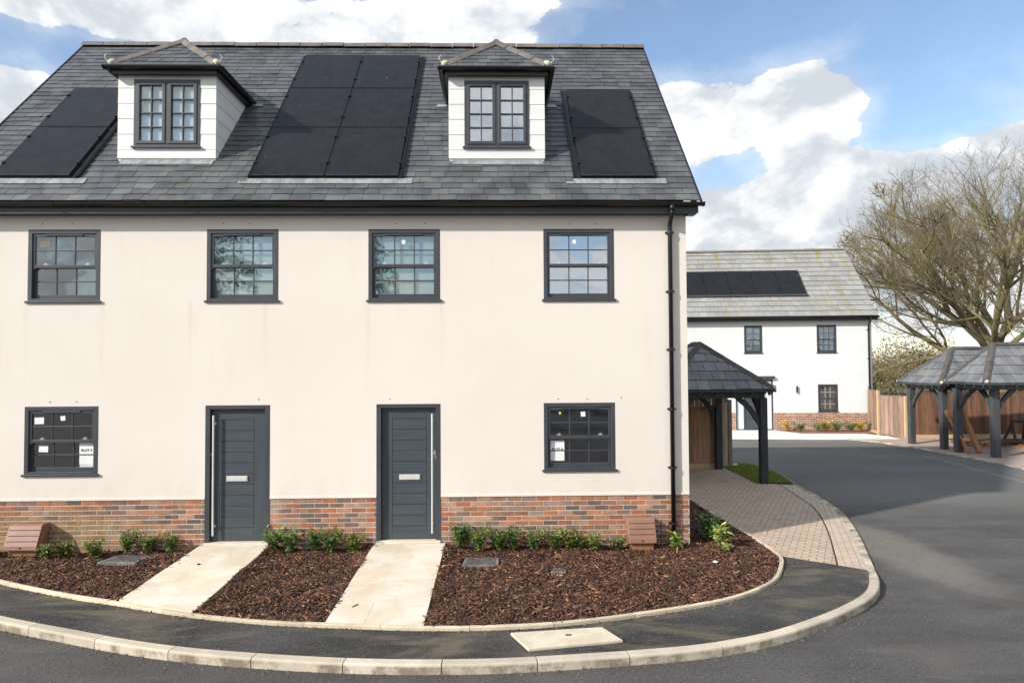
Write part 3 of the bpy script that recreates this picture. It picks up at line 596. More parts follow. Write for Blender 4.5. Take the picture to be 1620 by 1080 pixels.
# ------------------------------------------------------------------ the main house
HX0, HX1 = -8.45, 2.97; WT = 5.15; HB = -.12; PL = .776; DEPTH = 7.36
EY, EZ, RY, RZ = -.25, 5.29, 3.68, 9.50
RXL, RXR = -8.58, 3.14
house = thing('terraced_house', 'cream rendered pair of houses with red brick plinth, slate roof and two white dormers', 'house', (-2.7, 3.6, 0))
WIN = [(-7.164, -6.07), (-4.455, -3.361), (-1.979, -.872), (.735, 1.837)]; WZ = (3.804, 4.907)
GW = [(-7.178, -6.071), (.7225, 1.828)]; GZ = (1.173, 2.203)
DR = [(-4.458, -3.477), (-1.855, -.871)]; DZ = (.10, 2.203)
holes = [(a, b, *WZ) for a, b in WIN]+[(a, b, *GZ) for a, b in GW]+[(a, b, *DZ) for a, b in DR]
mb = MB(); wall_grid(mb, HX0, HX1, PL, WT+.1, 0, holes, .16)
mb.face([(HX1, 0, PL), (HX1, DEPTH, PL), (HX1, DEPTH, WT+.1), (HX1, RY, RZ-.12), (HX1, 0, WT+.1)])
mb.face([(HX0, DEPTH, PL), (HX0, 0, PL), (HX0, 0, WT+.1), (HX0, RY, RZ-.12), (HX0, DEPTH, WT+.1)])
mb.face([(HX1, DEPTH, PL), (HX0, DEPTH, PL), (HX0, DEPTH, WT+.1), (HX1, DEPTH, WT+.1)])
# drip of render over the plinth
segs = [(HX0, DR[0][0]), (DR[0][1], DR[1][0]), (DR[1][1], HX1)]
for a, b in segs: mb.box(a+.001, b-.001, -.012, -.001, PL+.001, PL+.028)
mb.build('wall', 'render', house)
mb = MB()
for a, b in segs: mb.box(a, b, .006, .2, HB, PL)
mb.box(HX1-.2, HX1-.006, .2, DEPTH, HB, PL); mb.box(HX0+.006, HX0+.2, .2, DEPTH, HB, PL); mb.box(HX0+.2, HX1-.2, DEPTH-.2, DEPTH-.006, HB, PL)
mort = mb.build('mortar_core', 'brickmortar', house)
def stain(x, z, c):
    f = max(0, min(1, (-5.0-x)/1.2))*max(0, min(1, (.62-z)/.25))*.8; t = (.36, .24, .11); k = random.uniform(.8, 1.1)
    if z < .25: f = max(f, .25*random.random())
    return tuple(c[i]*(1-f)+t[i]*k*f for i in range(3))
mb = MB()
for a, b in segs: brickwork(mb, a, b, .006, PL-12*.0745, 12, .0745, stain=stain)
# gable end bricks (rotated copy of the same bond)
g = MB(); brickwork(g, 0, DEPTH, 0, PL-12*.0745, 12, .0745)
mb.raw([(HX1-.006-v[1], v[0], v[2]) for v in g.v], g.f); mb.c[-len(g.c):] = g.c
mb.build('brick_plinth', 'brick', house)
mb = MB(); mb.box(HX0+.2, HX1-.2, 3.4, 3.5, HB, WT); mb.box(HX0+.2, HX1-.2, .17, 3.4, 2.6, 2.75); mb.box(HX0+.2, HX1-.2, .17, 3.4, .02, .08); mb.box(-2.9, -2.75, .17, 3.4, .08, 5); mb.box(HX0+.2, HX1-.2, .17, 3.4, WT-.05, WT)
mb.build('interior_wall', 'room', house)
# roof
pitch_v = Vector((0, RY-EY, RZ-EZ)); SL = pitch_v.length; pv = pitch_v.normalized(); pn = Vector((1, 0, 0)).cross(pv)
def rp(x, s, n=0): return Vector((x, EY, EZ))+pv*s+pn*n
def rtint(u, v, c):
    f = max(0, 1-v/1.6)*.55*random.uniform(.3, 1); c = (c[0]*(1+.28*f), c[1]*(1+.32*f), c[2]*(1+.28*f))
    if random.random() < .04*max(0, 1-v/4): c = (c[0]*1.06, c[1]*1.10, c[2]*.92)
    return c
mb = MB(); W_ = RXR-RXL; slates(mb, (RXL, EY, EZ), (1, 0, 0), pitch_v, [(0, 0), (W_, 0), (W_, SL-.02), (0, SL-.02)], .163, .268, .007, .16, rtint)
bv = Vector((0, -(RY-EY), RZ-EZ)); slates(mb, (RXR, 2*RY-EY, EZ), (-1, 0, 0), bv, [(0, 0), (W_, 0), (W_, SL-.02), (0, SL-.02)], .326, .5, .007, .1)
roof = mb.build('roof', 'slate', house)
mb = MB(); ridge_run(mb, (RXL-.02, RY, RZ+.03), (RXR+.02, RY, RZ+.03), .455, .12, .075); mb.build('ridge_tile_row', 'ridge', roof)
mb = MB()
for X in (RXL, RXR):
    mb.extrude([rp(X-.012, -.03, -.01), rp(X+.012, -.03, -.01), rp(X+.012, -.03, .022), rp(X-.012, -.03, .022)], pv*(SL+.03))
    mb.extrude([(X+.0, 2*RY-EY, EZ-.05), (X+.012, 2*RY-EY, EZ-.05), (X+.012, 2*RY-EY, EZ+.02), (X, 2*RY-EY, EZ+.02)], Vector((0, RY-(2*RY-EY), RZ-EZ)))
mb.each('verge_trim', 'black', roof)
mb = MB()
for X, sg in ((HX0-.11, 1), (HX1+.11, -1)):
    a, b = (X, X+.02*sg); mb.extrude([rp(min(a, b), .0, -.012), rp(max(a, b), .0, -.012), rp(max(a, b), 0, -.17), rp(min(a, b), 0, -.17)], pv*(SL))
for X0, X1 in ((HX1, RXR-.05), (RXL+.02, HX0)): mb.box(X0, X1, -.188, .0, 5.10, 5.25)
mb.box(RXL+.01, RXR-.03, -.205, -.19, 5.11, 5.27); mb.box(RXL+.02, RXR-.05, -.188, -.003, 5.115, 5.13)
mb.build('fascia', 'fascia', house)
def gutter(name, a, b, parent, r=.056, joints=1.9, mat='black'):
    a, b = Vector(a), Vector(b); d = (b-a).normalized(); sv = Vector((d.y, -d.x, 0)); mb = MB(); K = 8
    def ring(p, rr): return [p+sv*(-math.cos(math.pi*k/K))*rr+Vector((0, 0, -math.sin(math.pi*k/K)*rr)) for k in range(K+1)]
    def half(p, q, ro, ri):
        A, B, C_, D_ = ring(p, ro), ring(q, ro), ring(p, ri), ring(q, ri); vs = A+B+C_+D_; m = K+1; fs = []
        for k in range(K): fs += [(k, k+1, m+k+1, m+k), (2*m+k+1, 2*m+k, 3*m+k, 3*m+k+1), (k+1, k, 2*m+k, 2*m+k+1), (m+k, m+k+1, 3*m+k+1, 3*m+k)]
        fs += [(0, m, 3*m, 2*m), (m-1, 3*m-1+0, 4*m-1, 2*m-1)]; mb.raw(vs, fs)
    half(a, b, r, r-.008); L = (b-a).length; n = max(1, int(L/joints))
    for i in range(n+1):
        p = a+d*(L*i/n); p0 = p-d*.02 if i else p-d*.01; half(p0, p0+d*(.04 if 0 < i < n else .02), r+.007, r-.0)
    for e in (a, b): mb.face(ring(e, r-.001))
    return mb.build(name, mat, parent)
gutter('gutter', (RXL-.02, -.25, 5.262), (RXR+.05, -.25, 5.262), house)
def downpipe(parent, x, ztop, zbot, yw, gy, zg, clips, r=.034, mat='black'):
    mb = MB(); mb.tube([(x-.015, gy, zg-.03), (x-.015, gy, zg-.13)], r+.006, 12); mb.tube([(x-.015, gy, zg-.10), (x-.015, gy+.01, zg-.17), (x, yw-.02, ztop-.02), (x, yw, ztop-.08), (x, yw, zbot)], r, 14)
    o = mb.build('downpipe', mat, parent, smooth=True)
    mb = MB()
    for z in clips:
        mb.tube([(x, yw, z-.018), (x, yw, z+.018)], r+.009, 14); mb.box(x-.065, x+.065, yw+.01, yw+.062, z-.012, z+.012)
    mb.each('pipe_clip', mat, o, per=2)
downpipe(house, 2.705, 5.0, .05, -.052, -.262, 5.262, [4.84, 3.92, 3.02, 2.1, 1.2, .35])

def sash(parent, x0, x1, z0, z1, y=0, film=None, gl='glass', cols=3, vent=True, catches=True, fr=.062, st=.038, fmat='frame', lab=None, bar=.017, bmat=None):
    yo = y-.004
    mb = MB(); mb.box(x0, x0+fr, yo, y+.12, z0, z1); mb.box(x1-fr, x1, yo, y+.12, z0, z1); mb.box(x0+fr, x1-fr, yo, y+.12, z1-fr, z1); mb.box(x0+fr, x1-fr, yo, y+.12, z0, z0+fr*.6)
    w = mb.build('window', fmat, parent, bevel=.004)
    if lab: w['label'] = lab
    a, b = x0+fr, x1-fr; zt, zb = z1-fr, z0+fr*.6; zm = (zt+zb)/2-.005
    for nm, za, zc, yy, tr, br in (('upper_sash', zm-.022, zt, y+.012, .045, .048), ('lower_sash', zb, zm+.022, y+.049, .04, .062)):
        mb = MB(); mb.box(a, a+st, yy, yy+.035, za, zc); mb.box(b-st, b, yy, yy+.035, za, zc); mb.box(a+st, b-st, yy, yy+.035, zc-tr, zc); mb.box(a+st, b-st, yy, yy+.035, za, za+br)
        ga, gb, gc, gd = a+st, b-st, za+br, zc-tr
        if bmat: mb.build(nm, fmat, w, bevel=.003); mb = MB()
        for i in range(1, cols): xx = ga+(gb-ga)*i/cols; mb.box(xx-bar/2, xx+bar/2, yy+.006, yy+.03, gc, gd)
        zz = (gc+gd)/2; mb.box(ga, gb, yy+.008, yy+.028, zz-bar/2, zz+bar/2)
        if nm == 'upper_sash' and not bmat:
            for hx in (a, b-st): mb.extrude([(hx, yy+.001, za+.001), (hx, yy+.001, za-.045), (hx+(0 if hx == a else st), yy+.001, za-.045), (hx+st, yy+.001, za-.015), (hx+st, yy+.001, za+.001)] if hx == a else [(hx, yy+.001, za+.001), (hx, yy+.001, za-.015), (hx+st, yy+.001, za-.045), (hx+st, yy+.001, za+.001)], (0, .03, 0))
        mb.build('glazing_bar' if bmat else nm, bmat or fmat, w, bevel=.003)
        mb = MB(); mb.box(ga, gb, yy+.016, yy+.020, gc, gd); mb.build('pane', gl, w)
        if catches and nm == 'upper_sash':
            mb = MB()
            for cx in (ga+(gb-ga)*.15, ga+(gb-ga)*.86): mb.box(cx-.035, cx+.035, yy+.03, yy+.045, gc+.002, gc+.016); mb.box(cx-.012, cx+.02, yy+.03, yy+.042, gc+.016, gc+.034)
            mb.each('sash_catch', 'silver', w, per=2)
    if film:
        mb = MB(); mb.box(a+.001, b-.001, y+.088, y+.092, zb, zt); mb.build('backing', film, w)  # sheet behind the glass; the blue one is a painted sky reflection
    mb = MB(); mb.box(x0-.028, x1+.028, y-.030, y-.0045, z0-.028, z0+.006); mb.build('sill', fmat, w, bevel=.004)
    if vent:
        mb = MB(); c_ = (x0+x1)/2; mb.box(c_-.285, c_+.285, y-.003, y+.0115, zt-.034, zt-.010); mb.build('trickle_vent', 'frame', w, bevel=.004)
    return w
sash(house, *WIN[0], *WZ); sash(house, *WIN[1], *WZ, film='film_grey'); sash(house, *WIN[2], *WZ, film='film_grey'); sash(house, *WIN[3], *WZ, film='sky_refl', gl='glass_blue')
sash(house, *GW[0], *GZ); sash(house, *GW[1], *GZ)

def front_door(parent, x0, x1, z0, z1, hside):
    y = 0; fr = .072
    mb = MB(); mb.box(x0, x0+fr, -.004, .12, z0, z1); mb.box(x1-fr, x1, -.004, .12, z0, z1); mb.box(x0+fr, x1-fr, -.004, .12, z1-.06, z1)
    fo = mb.build('door_frame', 'frame', parent, bevel=.004)
    a, b, zb, zt = x0+fr+.004, x1-fr-.004, z0+.028, z1-.064; yl = .062
    mb = MB(); mb.box(a, b, yl+.010, yl+.05, zb, zt); leaf = mb.build('door', 'groove', parent)
    pa, pb = a+.165, b-.165
    if hside < 0: pa, pb = a+.125, b-.185
    else: pa, pb = a+.165, b-.145
    pz0, pz1 = zb+.20, zt-.165
    mb = MB(); mb.box(a, pa-.004, yl, yl+.01, zb, zt); mb.box(pb+.004, b, yl, yl+.01, zb, zt); mb.each('stile', 'doorv', leaf, bevel=.003)
    mb = MB(); mb.box(pa-.0035, pb+.0035, yl, yl+.01, zb, pz0-.004); mb.box(pa-.0035, pb+.0035, yl, yl+.01, pz1+.004, zt)
    h = (pz1-pz0)/10
    for i in range(10): mb.box(pa+.001, pb-.001, yl+.001, yl+.01, pz0+i*h+.003, pz0+(i+1)*h-.003)
    mb.build('door_panel', 'door', leaf, bevel=.003)
    hx = a+.052 if hside < 0 else b-.052; yh = yl-.072
    mb = MB(); mb.tube([(hx, yh, zb+.10), (hx, yh, zt-.09)], .0155, 14); 
    for zz in (zb+.23, zt-.22): mb.tube([(hx, yh, zz), (hx, yl, zz)], .010, 8); mb.tube([(hx, yl-.006, zz), (hx, yl, zz)], .018, 10)
    mb.build('pull_handle', 'steel', leaf, smooth=False)
    cx = (pa+pb)/2+(.0 if hside > 0 else .005); zz = pz0+h*4.55
    mb = MB(); mb.box(cx-.16, cx+.16, yl-.014, yl+.001, zz-.040, zz+.040); mb.box(cx-.150, cx+.150, yl-.018, yl-.0145, zz-.030, zz+.034); mb.build('letterbox', 'steel', leaf, bevel=.004)
    lx = x0+fr*.75 if hside < 0 else b-.012; zz = zb+1.32
    mb = MB(); mb.tube([(lx-.0, yl-.004, zz), (lx, yl-.04, zz)], .024, 12); mb.bar((lx, yl-.045, zz+.015), (lx+(.012), yl-.045, zz-.10), .012, .02, upv=(0, 1, 0)); mb.box(lx-.006, lx+.006, yl-.05, yl-.02, zz, zz+.05)
    mb.build('lock_key', 'steel', leaf)
    mb = MB(); mb.box(x0+.001, x1-.001, -.05, .11, z0-.015, z0+.022); mb.build('threshold', 'sandstone', parent, bevel=.003)
front_door(house, *DR[0], *DZ, -1); front_door(house, *DR[1], *DZ, 1)
mb = MB()
for a, b in DR: mb.box(a-.02, b+.02, .0, .14, HB, .084)
mb.each('doorstep_base', 'brickmortar', house)
# small plugs and scuffs on the render
mb = MB()
for x_, z_ in [(-6.95, 4.99), (-6.5, 4.99), (-4.2, 4.99), (-3.8, 4.99), (-1.55, 4.99), (-1.1, 4.99), (1.15, 4.98), (1.55, 4.98), (.95, 2.26), (1.4, 2.26), (-6.8, 2.27), (-6.4, 2.27), (-1.65, 2.28), (1.93, 2.28), (-3.65, 2.29)]:
    mb.tube([(x_, -.003, z_), (x_, .0, z_)], .010, 8)
mb.each('wall_plug', 'greywood', house)

# dormers
def dormer(cx, win_mat, film, lab):
    W = .775; yF = .52; zb, ze = 6.165, 7.56; x0, x1 = cx-W, cx+W
    yroof = lambda z: EY+(z-EZ)/(RZ-EZ)*(RY-EY)
    mb = MB(); hw = .53; wz0, wz1 = 6.35, 7.45
    wall_grid(mb, x0, x1, zb-.06, ze+.06, yF, [(cx-hw, cx+hw, wz0, wz1)], .12)
    mb.face([(x1, yF, zb-.1), (x1, yroof(ze)+.1, ze+.06), (x1, yF, ze+.06)]); mb.face([(x0, yF, zb-.1), (x0, yF, ze+.06), (x0, yroof(ze)+.1, ze+.06)])
    d = mb.build('dormer', 'whiteboard', house); d['label'] = lab
    mb = MB(); n = 5; rows = [wz0-.045+(ze-wz0+.045)*i/n for i in range(n+1)]
    for i in range(n):
        a, b = rows[i]+.0025, rows[i+1]-.0025
        for sx, e in ((x0-.012, cx-hw), (cx+hw, x1+.012)): mb.raw([(sx, yF-.018, a), (e, yF-.018, a), (e, yF-.001, a), (sx, yF-.001, a), (sx, yF-.012, b), (e, yF-.012, b), (e, yF-.001, b), (sx, yF-.001, b)], MB.BF)
    mb.box(x0-.012, x1+.012, yF-.018, yF-.001, zb, wz0-.048)
    zz = zb+.0; rows2 = [zb, wz0-.048]+rows[1:]
    for i in range(len(rows2)-1):
        a, b = rows2[i]+.0025, rows2[i+1]-.0025
        for sx, sg in ((x1, 1), (x0, -1)):
            o1, o2 = sx+sg*.013, sx+sg*.008; pts = [(o1, yF, a), (o1, yroof(a)+.03, a), (o2, yroof(b)+.03, b), (o2, yF, b)]; inn = [(sx, p[1], p[2]) for p in pts]
            mb.raw(pts+inn, [(0, 1, 2, 3), (7, 6, 5, 4), (0, 4, 5, 1), (1, 5, 6, 2), (2, 6, 7, 3), (3, 7, 4, 0)])
    mb.build('weatherboard', 'whiteboard', d)
    # casement window: frame, two leaves of 2 x 4 panes
    mb = MB(); a, b = cx-hw, cx+hw; fr = .045; yy = yF-.026
    mb.box(a, a+fr, yy, yF+.08, wz0, wz1); mb.box(b-fr, b, yy, yF+.08, wz0, wz1); mb.box(a+fr, b-fr, yy, yF+.08, wz1-fr, wz1); mb.box(a+fr, b-fr, yy, yF+.08, wz0, wz0+fr); mb.box(cx-.022, cx+.022, yy, yF+.08, wz0+fr, wz1-fr)
    for l0, l1 in ((a+fr+.001, cx-.023), (cx+.023, b-fr-.001)):
        y3 = yy-.012; t = .05; z0, z1 = wz0+fr+.001, wz1-fr-.001
        mb.box(l0, l0+t, y3, yF+.03, z0, z1); mb.box(l1-t, l1, y3, yF+.03, z0, z1); mb.box(l0+t, l1-t, y3, yF+.03, z1-t, z1); mb.box(l0+t, l1-t, y3, yF+.03, z0, z0+t)
        mb.box((l0+l1)/2-.011, (l0+l1)/2+.011, y3+.014, yF+.02, z0+t, z1-t)
        for i in (1, 2, 3): zq = z0+t+(z1-z0-2*t)*i/4; mb.box(l0+t, l1-t, y3+.016, yF+.018, zq-.011, zq+.011)
    mb.build('casement_window', 'frame', d, bevel=.004)
    mb = MB(); mb.box(a+fr, b-fr, yF+.0, yF+.004, wz0+fr, wz1-fr); mb.build('pane', win_mat, d)
    mb = MB(); mb.box(a+.01, b-.01, yF+.03, yF+.034, wz0, wz1); mb.build('backing', film, d)
    mb = MB(); mb.box(a-.03, b+.03, yF-.060, yF-.0265, wz0-.026, wz0+.004); mb.build('sill', 'frame', d, bevel=.004)
    # roof: eaves rectangle, hip to apex, ridge running back into the main slope
    ex = .90; ey = yF-.17; ez = 7.615; az_ = 8.36; ay = 1.10; rb = yroof(az_)+.05; eb = yroof(ez)+.05
    mb = MB(); A = (cx, ay, az_)
    v = Vector((0, ay-ey, az_-ez)); L = v.length; slates(mb, (cx-ex, ey, ez), (1, 0, 0), v, [(0, 0), (2*ex, 0), (ex, L)], .152, .25, .006, .12)
    for sg in (1, -1):
        v = Vector((-sg*ex, 0, az_-ez)); L = v.length; o = (cx+sg*ex, ey if sg > 0 else eb, ez); ln = eb-ey
        if sg > 0: pl = [(0, 0), (ln, 0), (rb-ey, L), (ay-ey, L)]
        else: pl = [(0, 0), (ln, 0), (eb-ay, L), (eb-rb, L)]
        slates(mb, o, (0, sg, 0), v, pl, .152, .25, .006, .12)
    rf = mb.build('dormer_roof', 'slate', d)
    mb = MB(); q = .022
    for sg in (1, -1): ridge_run(mb, (cx+sg*(ex-.05), ey+.06, ez+.065), (cx, ay, az_+q), .30, .088, .052)
    ridge_run(mb, (cx, ay-.03, az_+q+.004), (cx, rb, az_+q+.004), .42, .095, .055); mb.build('hip_tile', 'ridge', d)
    mb = MB()
    for sg in (1, -1):
        c0 = Vector((cx+sg*(ex-.04), ey+.045, ez+.055)); ax = Vector((-sg*.7, .5, .5)).normalized()
        mb.tube([c0-ax*.02, c0+ax*.01, c0+ax*.09], [.035, .058, .05], 10)
    mb.each('hip_mortar', 'mortar', d, smooth=True)
    mb = MB()
    for sg in (1, -1):
        p = Vector((cx+sg*(ex-.02), ey+.03, ez+.05)); pts = [p]
        for k in range(9): t_ = k/8; pts.append(p+Vector((sg*(.02+.03*t_+.025*math.sin(t_*5)), -.03*t_, .05+.10*t_-.02*max(0, t_-.7))))
        mb.tube(pts, .006, 6)
    mb.each('hip_iron', 'silver', d)
    # fascia + soffit + gutters
    mb = MB(); fx = ex-.045; mb.box(cx-fx, cx+fx, ey+.05, ey+.065, ez-.115, ez-.005); 
    for sg in (1, -1): mb.extrude([(cx+sg*fx, ey+.05, ez-.115), (cx+sg*(fx-.015), ey+.05, ez-.115), (cx+sg*(fx-.015), ey+.05, ez-.005), (cx+sg*fx, ey+.05, ez-.005)], (0, yroof(ez-.06)-ey-.05, 0))
    mb.box(cx-fx+.016, cx+fx-.016, ey+.066, yF-.013, ez-.10, ez-.085)
    for sg in (1, -1): mb.box(cx+sg*(W+.014), cx+sg*(fx-.016), yF-.012, yroof(ez-.1), ez-.10, ez-.085)
    mb.build('dormer_fascia', 'fascia', d)
    g = ez-.006; gutter('gutter', (cx-ex-.03, ey-.005, g), (cx+ex+.03, ey-.005, g), d, .05, 3)
    gutter('gutter', (cx+ex+.005, ey-.01, g), (cx+ex+.005, yroof(g)-.03, g), d, .05, 3); gutter('gutter', (cx-ex-.005, yroof(g)-.03, g), (cx-ex-.005, ey-.01, g), d, .05, 3)
    mb = MB()
    mb.extrude([rp(x0+.05, 1.02, .016), rp(x1-.02, 1.02, .016), rp(x1-.02, 1.02, .020), rp(x0+.05, 1.02, .020)], pv*.16); mb.build('lead_apron', 'lead', d); mb = MB()
    for sg in (1, -1): mb.extrude([rp(cx+sg*(ex+.02), 3.0, .022), rp(cx+sg*(ex+.22), 3.0, .022), rp(cx+sg*(ex+.22), 3.0, .028), rp(cx+sg*(ex+.02), 3.0, .028)], pv*.09+Vector((-sg*.05, 0, 0)))
    mb.each('valley_flashing', 'lead', d)
dormer(-5.325, 'glass', 'film_pale', 'white dormer whose window shows a pale blind'); dormer(.02, 'glass_blue', 'sky_refl', 'white dormer whose window reflects blue sky')

# solar panels let into the slates
ss = [(.63, 2.14), (2.18, 3.65), (3.695, 5.165)]
def solar_block(xl, xr, cols, rows, extra):
    mb = MB(); s0, s1 = ss[0][0]-.01, ss[rows-1][1]+.02
    a, b = xl-.03-extra[0], xr+.03+extra[1]
    def slab(x0, x1, p0, p1, n0, n1): mb.extrude([rp(x0, p0, n0), rp(x1, p0, n0), rp(x1, p0, n1), rp(x0, p0, n1)], pv*(p1-p0))
    slab(a, b, s0-.03, s1, .014, .026)
    for e in (a, a+.03, b-.012, b-.045): slab(e, e+.012, s0-.02, s1, .026, .05)
    tr = mb.build('panel_tray', 'black', house)
    mb = MB(); slab(a-.0, b+.14 if extra[1] or cols == 1 else b, s0-.17, s0-.02, .0165, .021); slab(a-.12, a, s0-.17, s0-.12, .0165, .021); mb.build('lead_apron', 'lead', tr)
    pw_ = (xr-xl)/cols
    for c_ in range(cols):
        for r in range(rows):
            x0, x1 = xl+c_*pw_+.008, xl+(c_+1)*pw_-.008; p0, p1 = ss[r]
            mb = MB(); slab(x0+.014, x1-.014, p0+.014, p1-.014, .035, .0655); pn_ = mb.build('solar_panel', 'solar', house)
            mb = MB(); slab(x0, x0+.0135, p0, p1, .03, .068); slab(x1-.0135, x1, p0, p1, .03, .068); slab(x0+.0135, x1-.0135, p0, p0+.0135, .03, .068); slab(x0+.0135, x1-.0135, p1-.0135, p1, .03, .068); mb.build('panel_frame', 'darksteel' if 0 else 'black', pn_)
            mb = MB(); slab(x0, x1, p0-.004, p0-.0005, .05, .066); mb.build('drip_edge', 'darksteel', pn_)
            mb = MB()
            for cxx in (x0-.02, x1-.02):
                for pp in (p0+.32, p1-.35): slab(cxx, cxx+.04, pp, pp+.05, .05, .085)
            mb.each('clamp', 'black', pn_)
solar_block(-7.83, -6.64, 1, 2, (0, .10)); solar_block(-3.86, -1.53, 2, 3, (0, .05)); solar_block(1.34, 2.53, 1, 2, (.08, 0))

# papers and stickers in the windows (each its own thing)
def note(x, z, w, h, rot, lab, mat='paper', y=.075, txt=None, tz=0):
    mb = MB(); c_, s_ = math.cos(rot), math.sin(rot)
    mb.raw([(x+a*c_-b*s_, yy, z+a*s_+b*c_) for yy in (y, y+.0015) for a, b in ((-w/2, -h/2), (w/2, -h/2), (w/2, h/2), (-w/2, h/2))], [(0, 1, 2, 3), (7, 6, 5, 4), (0, 4, 5, 1), (1, 5, 6, 2), (2, 6, 7, 3), (3, 7, 4, 0)])
    o = mb.build('paper_notice', mat, None, loc=(x, y, z)); tag(o, lab, 'notice')
    if txt: text(txt, o, (0, -.0012, tz), .052, 'ink', bold=.002)
    return o
UY = .0263; LY = .0633
note(-6.28, 1.49, .215, .35, 0, 'white sheet reading PLOT 9 in the lower left window of the house', y=LY, txt='PLOT 9', tz=.035)
note(-6.27, 1.295, .225, .05, .03, 'narrow white strip of paper below the PLOT 9 sheet', y=LY+.004)
note(.935, 1.46, .215, .31, 0, 'white sheet reading PLOT 8 in the ground floor window by the downpipe', y=LY, txt='PLOT 8', tz=.02)
note(-6.975, 1.985, .14, .10, .02, 'white label in the top left pane of the lower left window', y=UY)
note(-6.62, 2.02, .07, .07, .1, 'small tilted white label in the top middle pane of the lower left window', y=UY)
note(-6.93, 1.555, .14, .10, -.02, 'white label in the lower sash of the lower left window', y=LY)
note(1.335, 2.025, .07, .075, .1, 'small white label in the top middle pane above the PLOT 8 sheet', y=UY)
note(.975, 2.045, .03, .035, 0, 'tiny lime sticker in the top left pane above the PLOT 8 sheet', 'yellow', y=UY)
note(-6.93, 4.68, .15, .10, 0, 'grey label in the top left pane of the leftmost upper window', 'greypost', y=UY)
note(-1.44, 4.71, .055, .06, 0, 'small white label in the third upper window from the left', y=UY)
note(1.22, 4.71, .055, .06, .05, 'small white label in the upper window beside the downpipe', y=UY)

# ------------------------------------------------------------------ things in front of the house
def meter_box(x0, x1, lab, flip=0):
    t = thing('meter_box', lab, 'meter box', ((x0+x1)/2, -.15, -.02), 'brown meter boxes against the brick plinth'); w = x1-x0
    mb = MB(); prof = [(0, -.05), (-.27, -.05), (-.27, .17), (-.17, .44), (0, .44)]
    mb.extrude([(x0+.03, y, z) for y, z in prof], (w-.06, 0, 0)); mb.build('body', 'plastic_tan', t, bevel=.012)
    # lid: sloping shell with rounded lower corners and three grooves
    mb = MB(); pr = [(-.015, .46), (-.17, .468), (-.20, .45), (-.315, .18), (-.325, .12), (-.30, .115)]; inner = [(-.28, .14), (-.28, .18), (-.18, .44), (-.015, .445)]
    mb.extrude([(x0, y, z) for y, z in pr+inner], (w, 0, 0)); 
    for xx in (x0, x1-.018): mb.extrude([(xx, y, z) for y, z in [(-.015, .455), (-.195, .445), (-.31, .18), (-.318, .135), (-.22, .15), (-.13, .27), (-.015, .33)]], (.018, 0, 0))
    lid = mb.build('lid', 'plastic_brown', t, bevel=.012)
    mb = MB()
    for f in (.2, .48, .76):
        y = -.20+(-.315+.20)*f; z = .45+(.18-.45)*f; mb.box(x0+.02, x1-.02, y-.006, y+.004, z-.004, z+.002)
    mb.each('lid_groove', 'soil', lid); mb = MB(); mb.box((x0+x1)/2-.012, (x0+x1)/2+.012, -.329, -.315, .15, .165); mb.build('latch', 'black', lid)
meter_box(-7.24, -6.76, 'terracotta plastic meter box below the lower left window, its wall stained yellow'); meter_box(1.96, 2.38, 'terracotta plastic meter box beside the black downpipe')

def cover(name, poly, z0, z1, mat, lab, cat, frame=None, bev=.004):
    cx = sum(p[0] for p in poly)/len(poly); cy = sum(p[1] for p in poly)/len(poly)
    mb = MB(); mb.prism(poly, z0, z1); o = mb.build(name, mat, None, bevel=bev, loc=(cx, cy, z0)); tag(o, lab, cat); return o
def inset(poly, k): cx = sum(p[0] for p in poly)/len(poly); cy = sum(p[1] for p in poly)/len(poly); return [(cx+(p[0]-cx)*k, cy+(p[1]-cy)*k) for p in poly]
def drain(poly, lab):
    o = cover('inspection_cover', poly, -.02, .026, 'stone', lab, 'drain cover'); mb = MB(); mb.prism(inset(poly, .84), .0262, .030); c_ = mb.build('cover_plate', 'darksteel', o, bevel=.002)
    mb = MB(); q = inset(poly, .5)
    for p in q: mb.tube([(p[0], p[1], .0302), (p[0], p[1], .0325)], .014, 8)
    mb.each('lifting_key', 'black', c_)
drain([(-5.70, -.62), (-5.14, -.68), (-5.13, -.30), (-5.62, -.28)], 'grey drain cover in the mulch bed left of the paths')
drain([(-.50, -1.0), (0.01, -1.02), (.01, -.63), (-.47, -.61)], 'grey dusty drain cover in the mulch right of the right path')
drain([(.70, -1.33), (.90, -1.35), (.94, -1.19), (.78, -1.14)], 'smallest grey drain cover, in the middle of the right mulch bed')
sl_ = cover('utility_cover', [(.13, -3.30), (.30, -3.71), (1.27, -3.53), (1.11, -3.18)], -.03, .006, 'cover_slab', 'cream concrete cover slab set in the black pavement', 'cover slab')
mb = MB(); mb.box(.70, .76, -3.40, -3.37, .0062, .009); mb.build('lifting_slot', 'black', sl_)
ss_ = cover('stop_tap_cover', [(.63, -3.74), (.70, -3.66), (1.03, -3.62), (1.03, -3.70)], -.03, -.010, 'pavement', 'small dark cover beside the cream slab', 'cover')
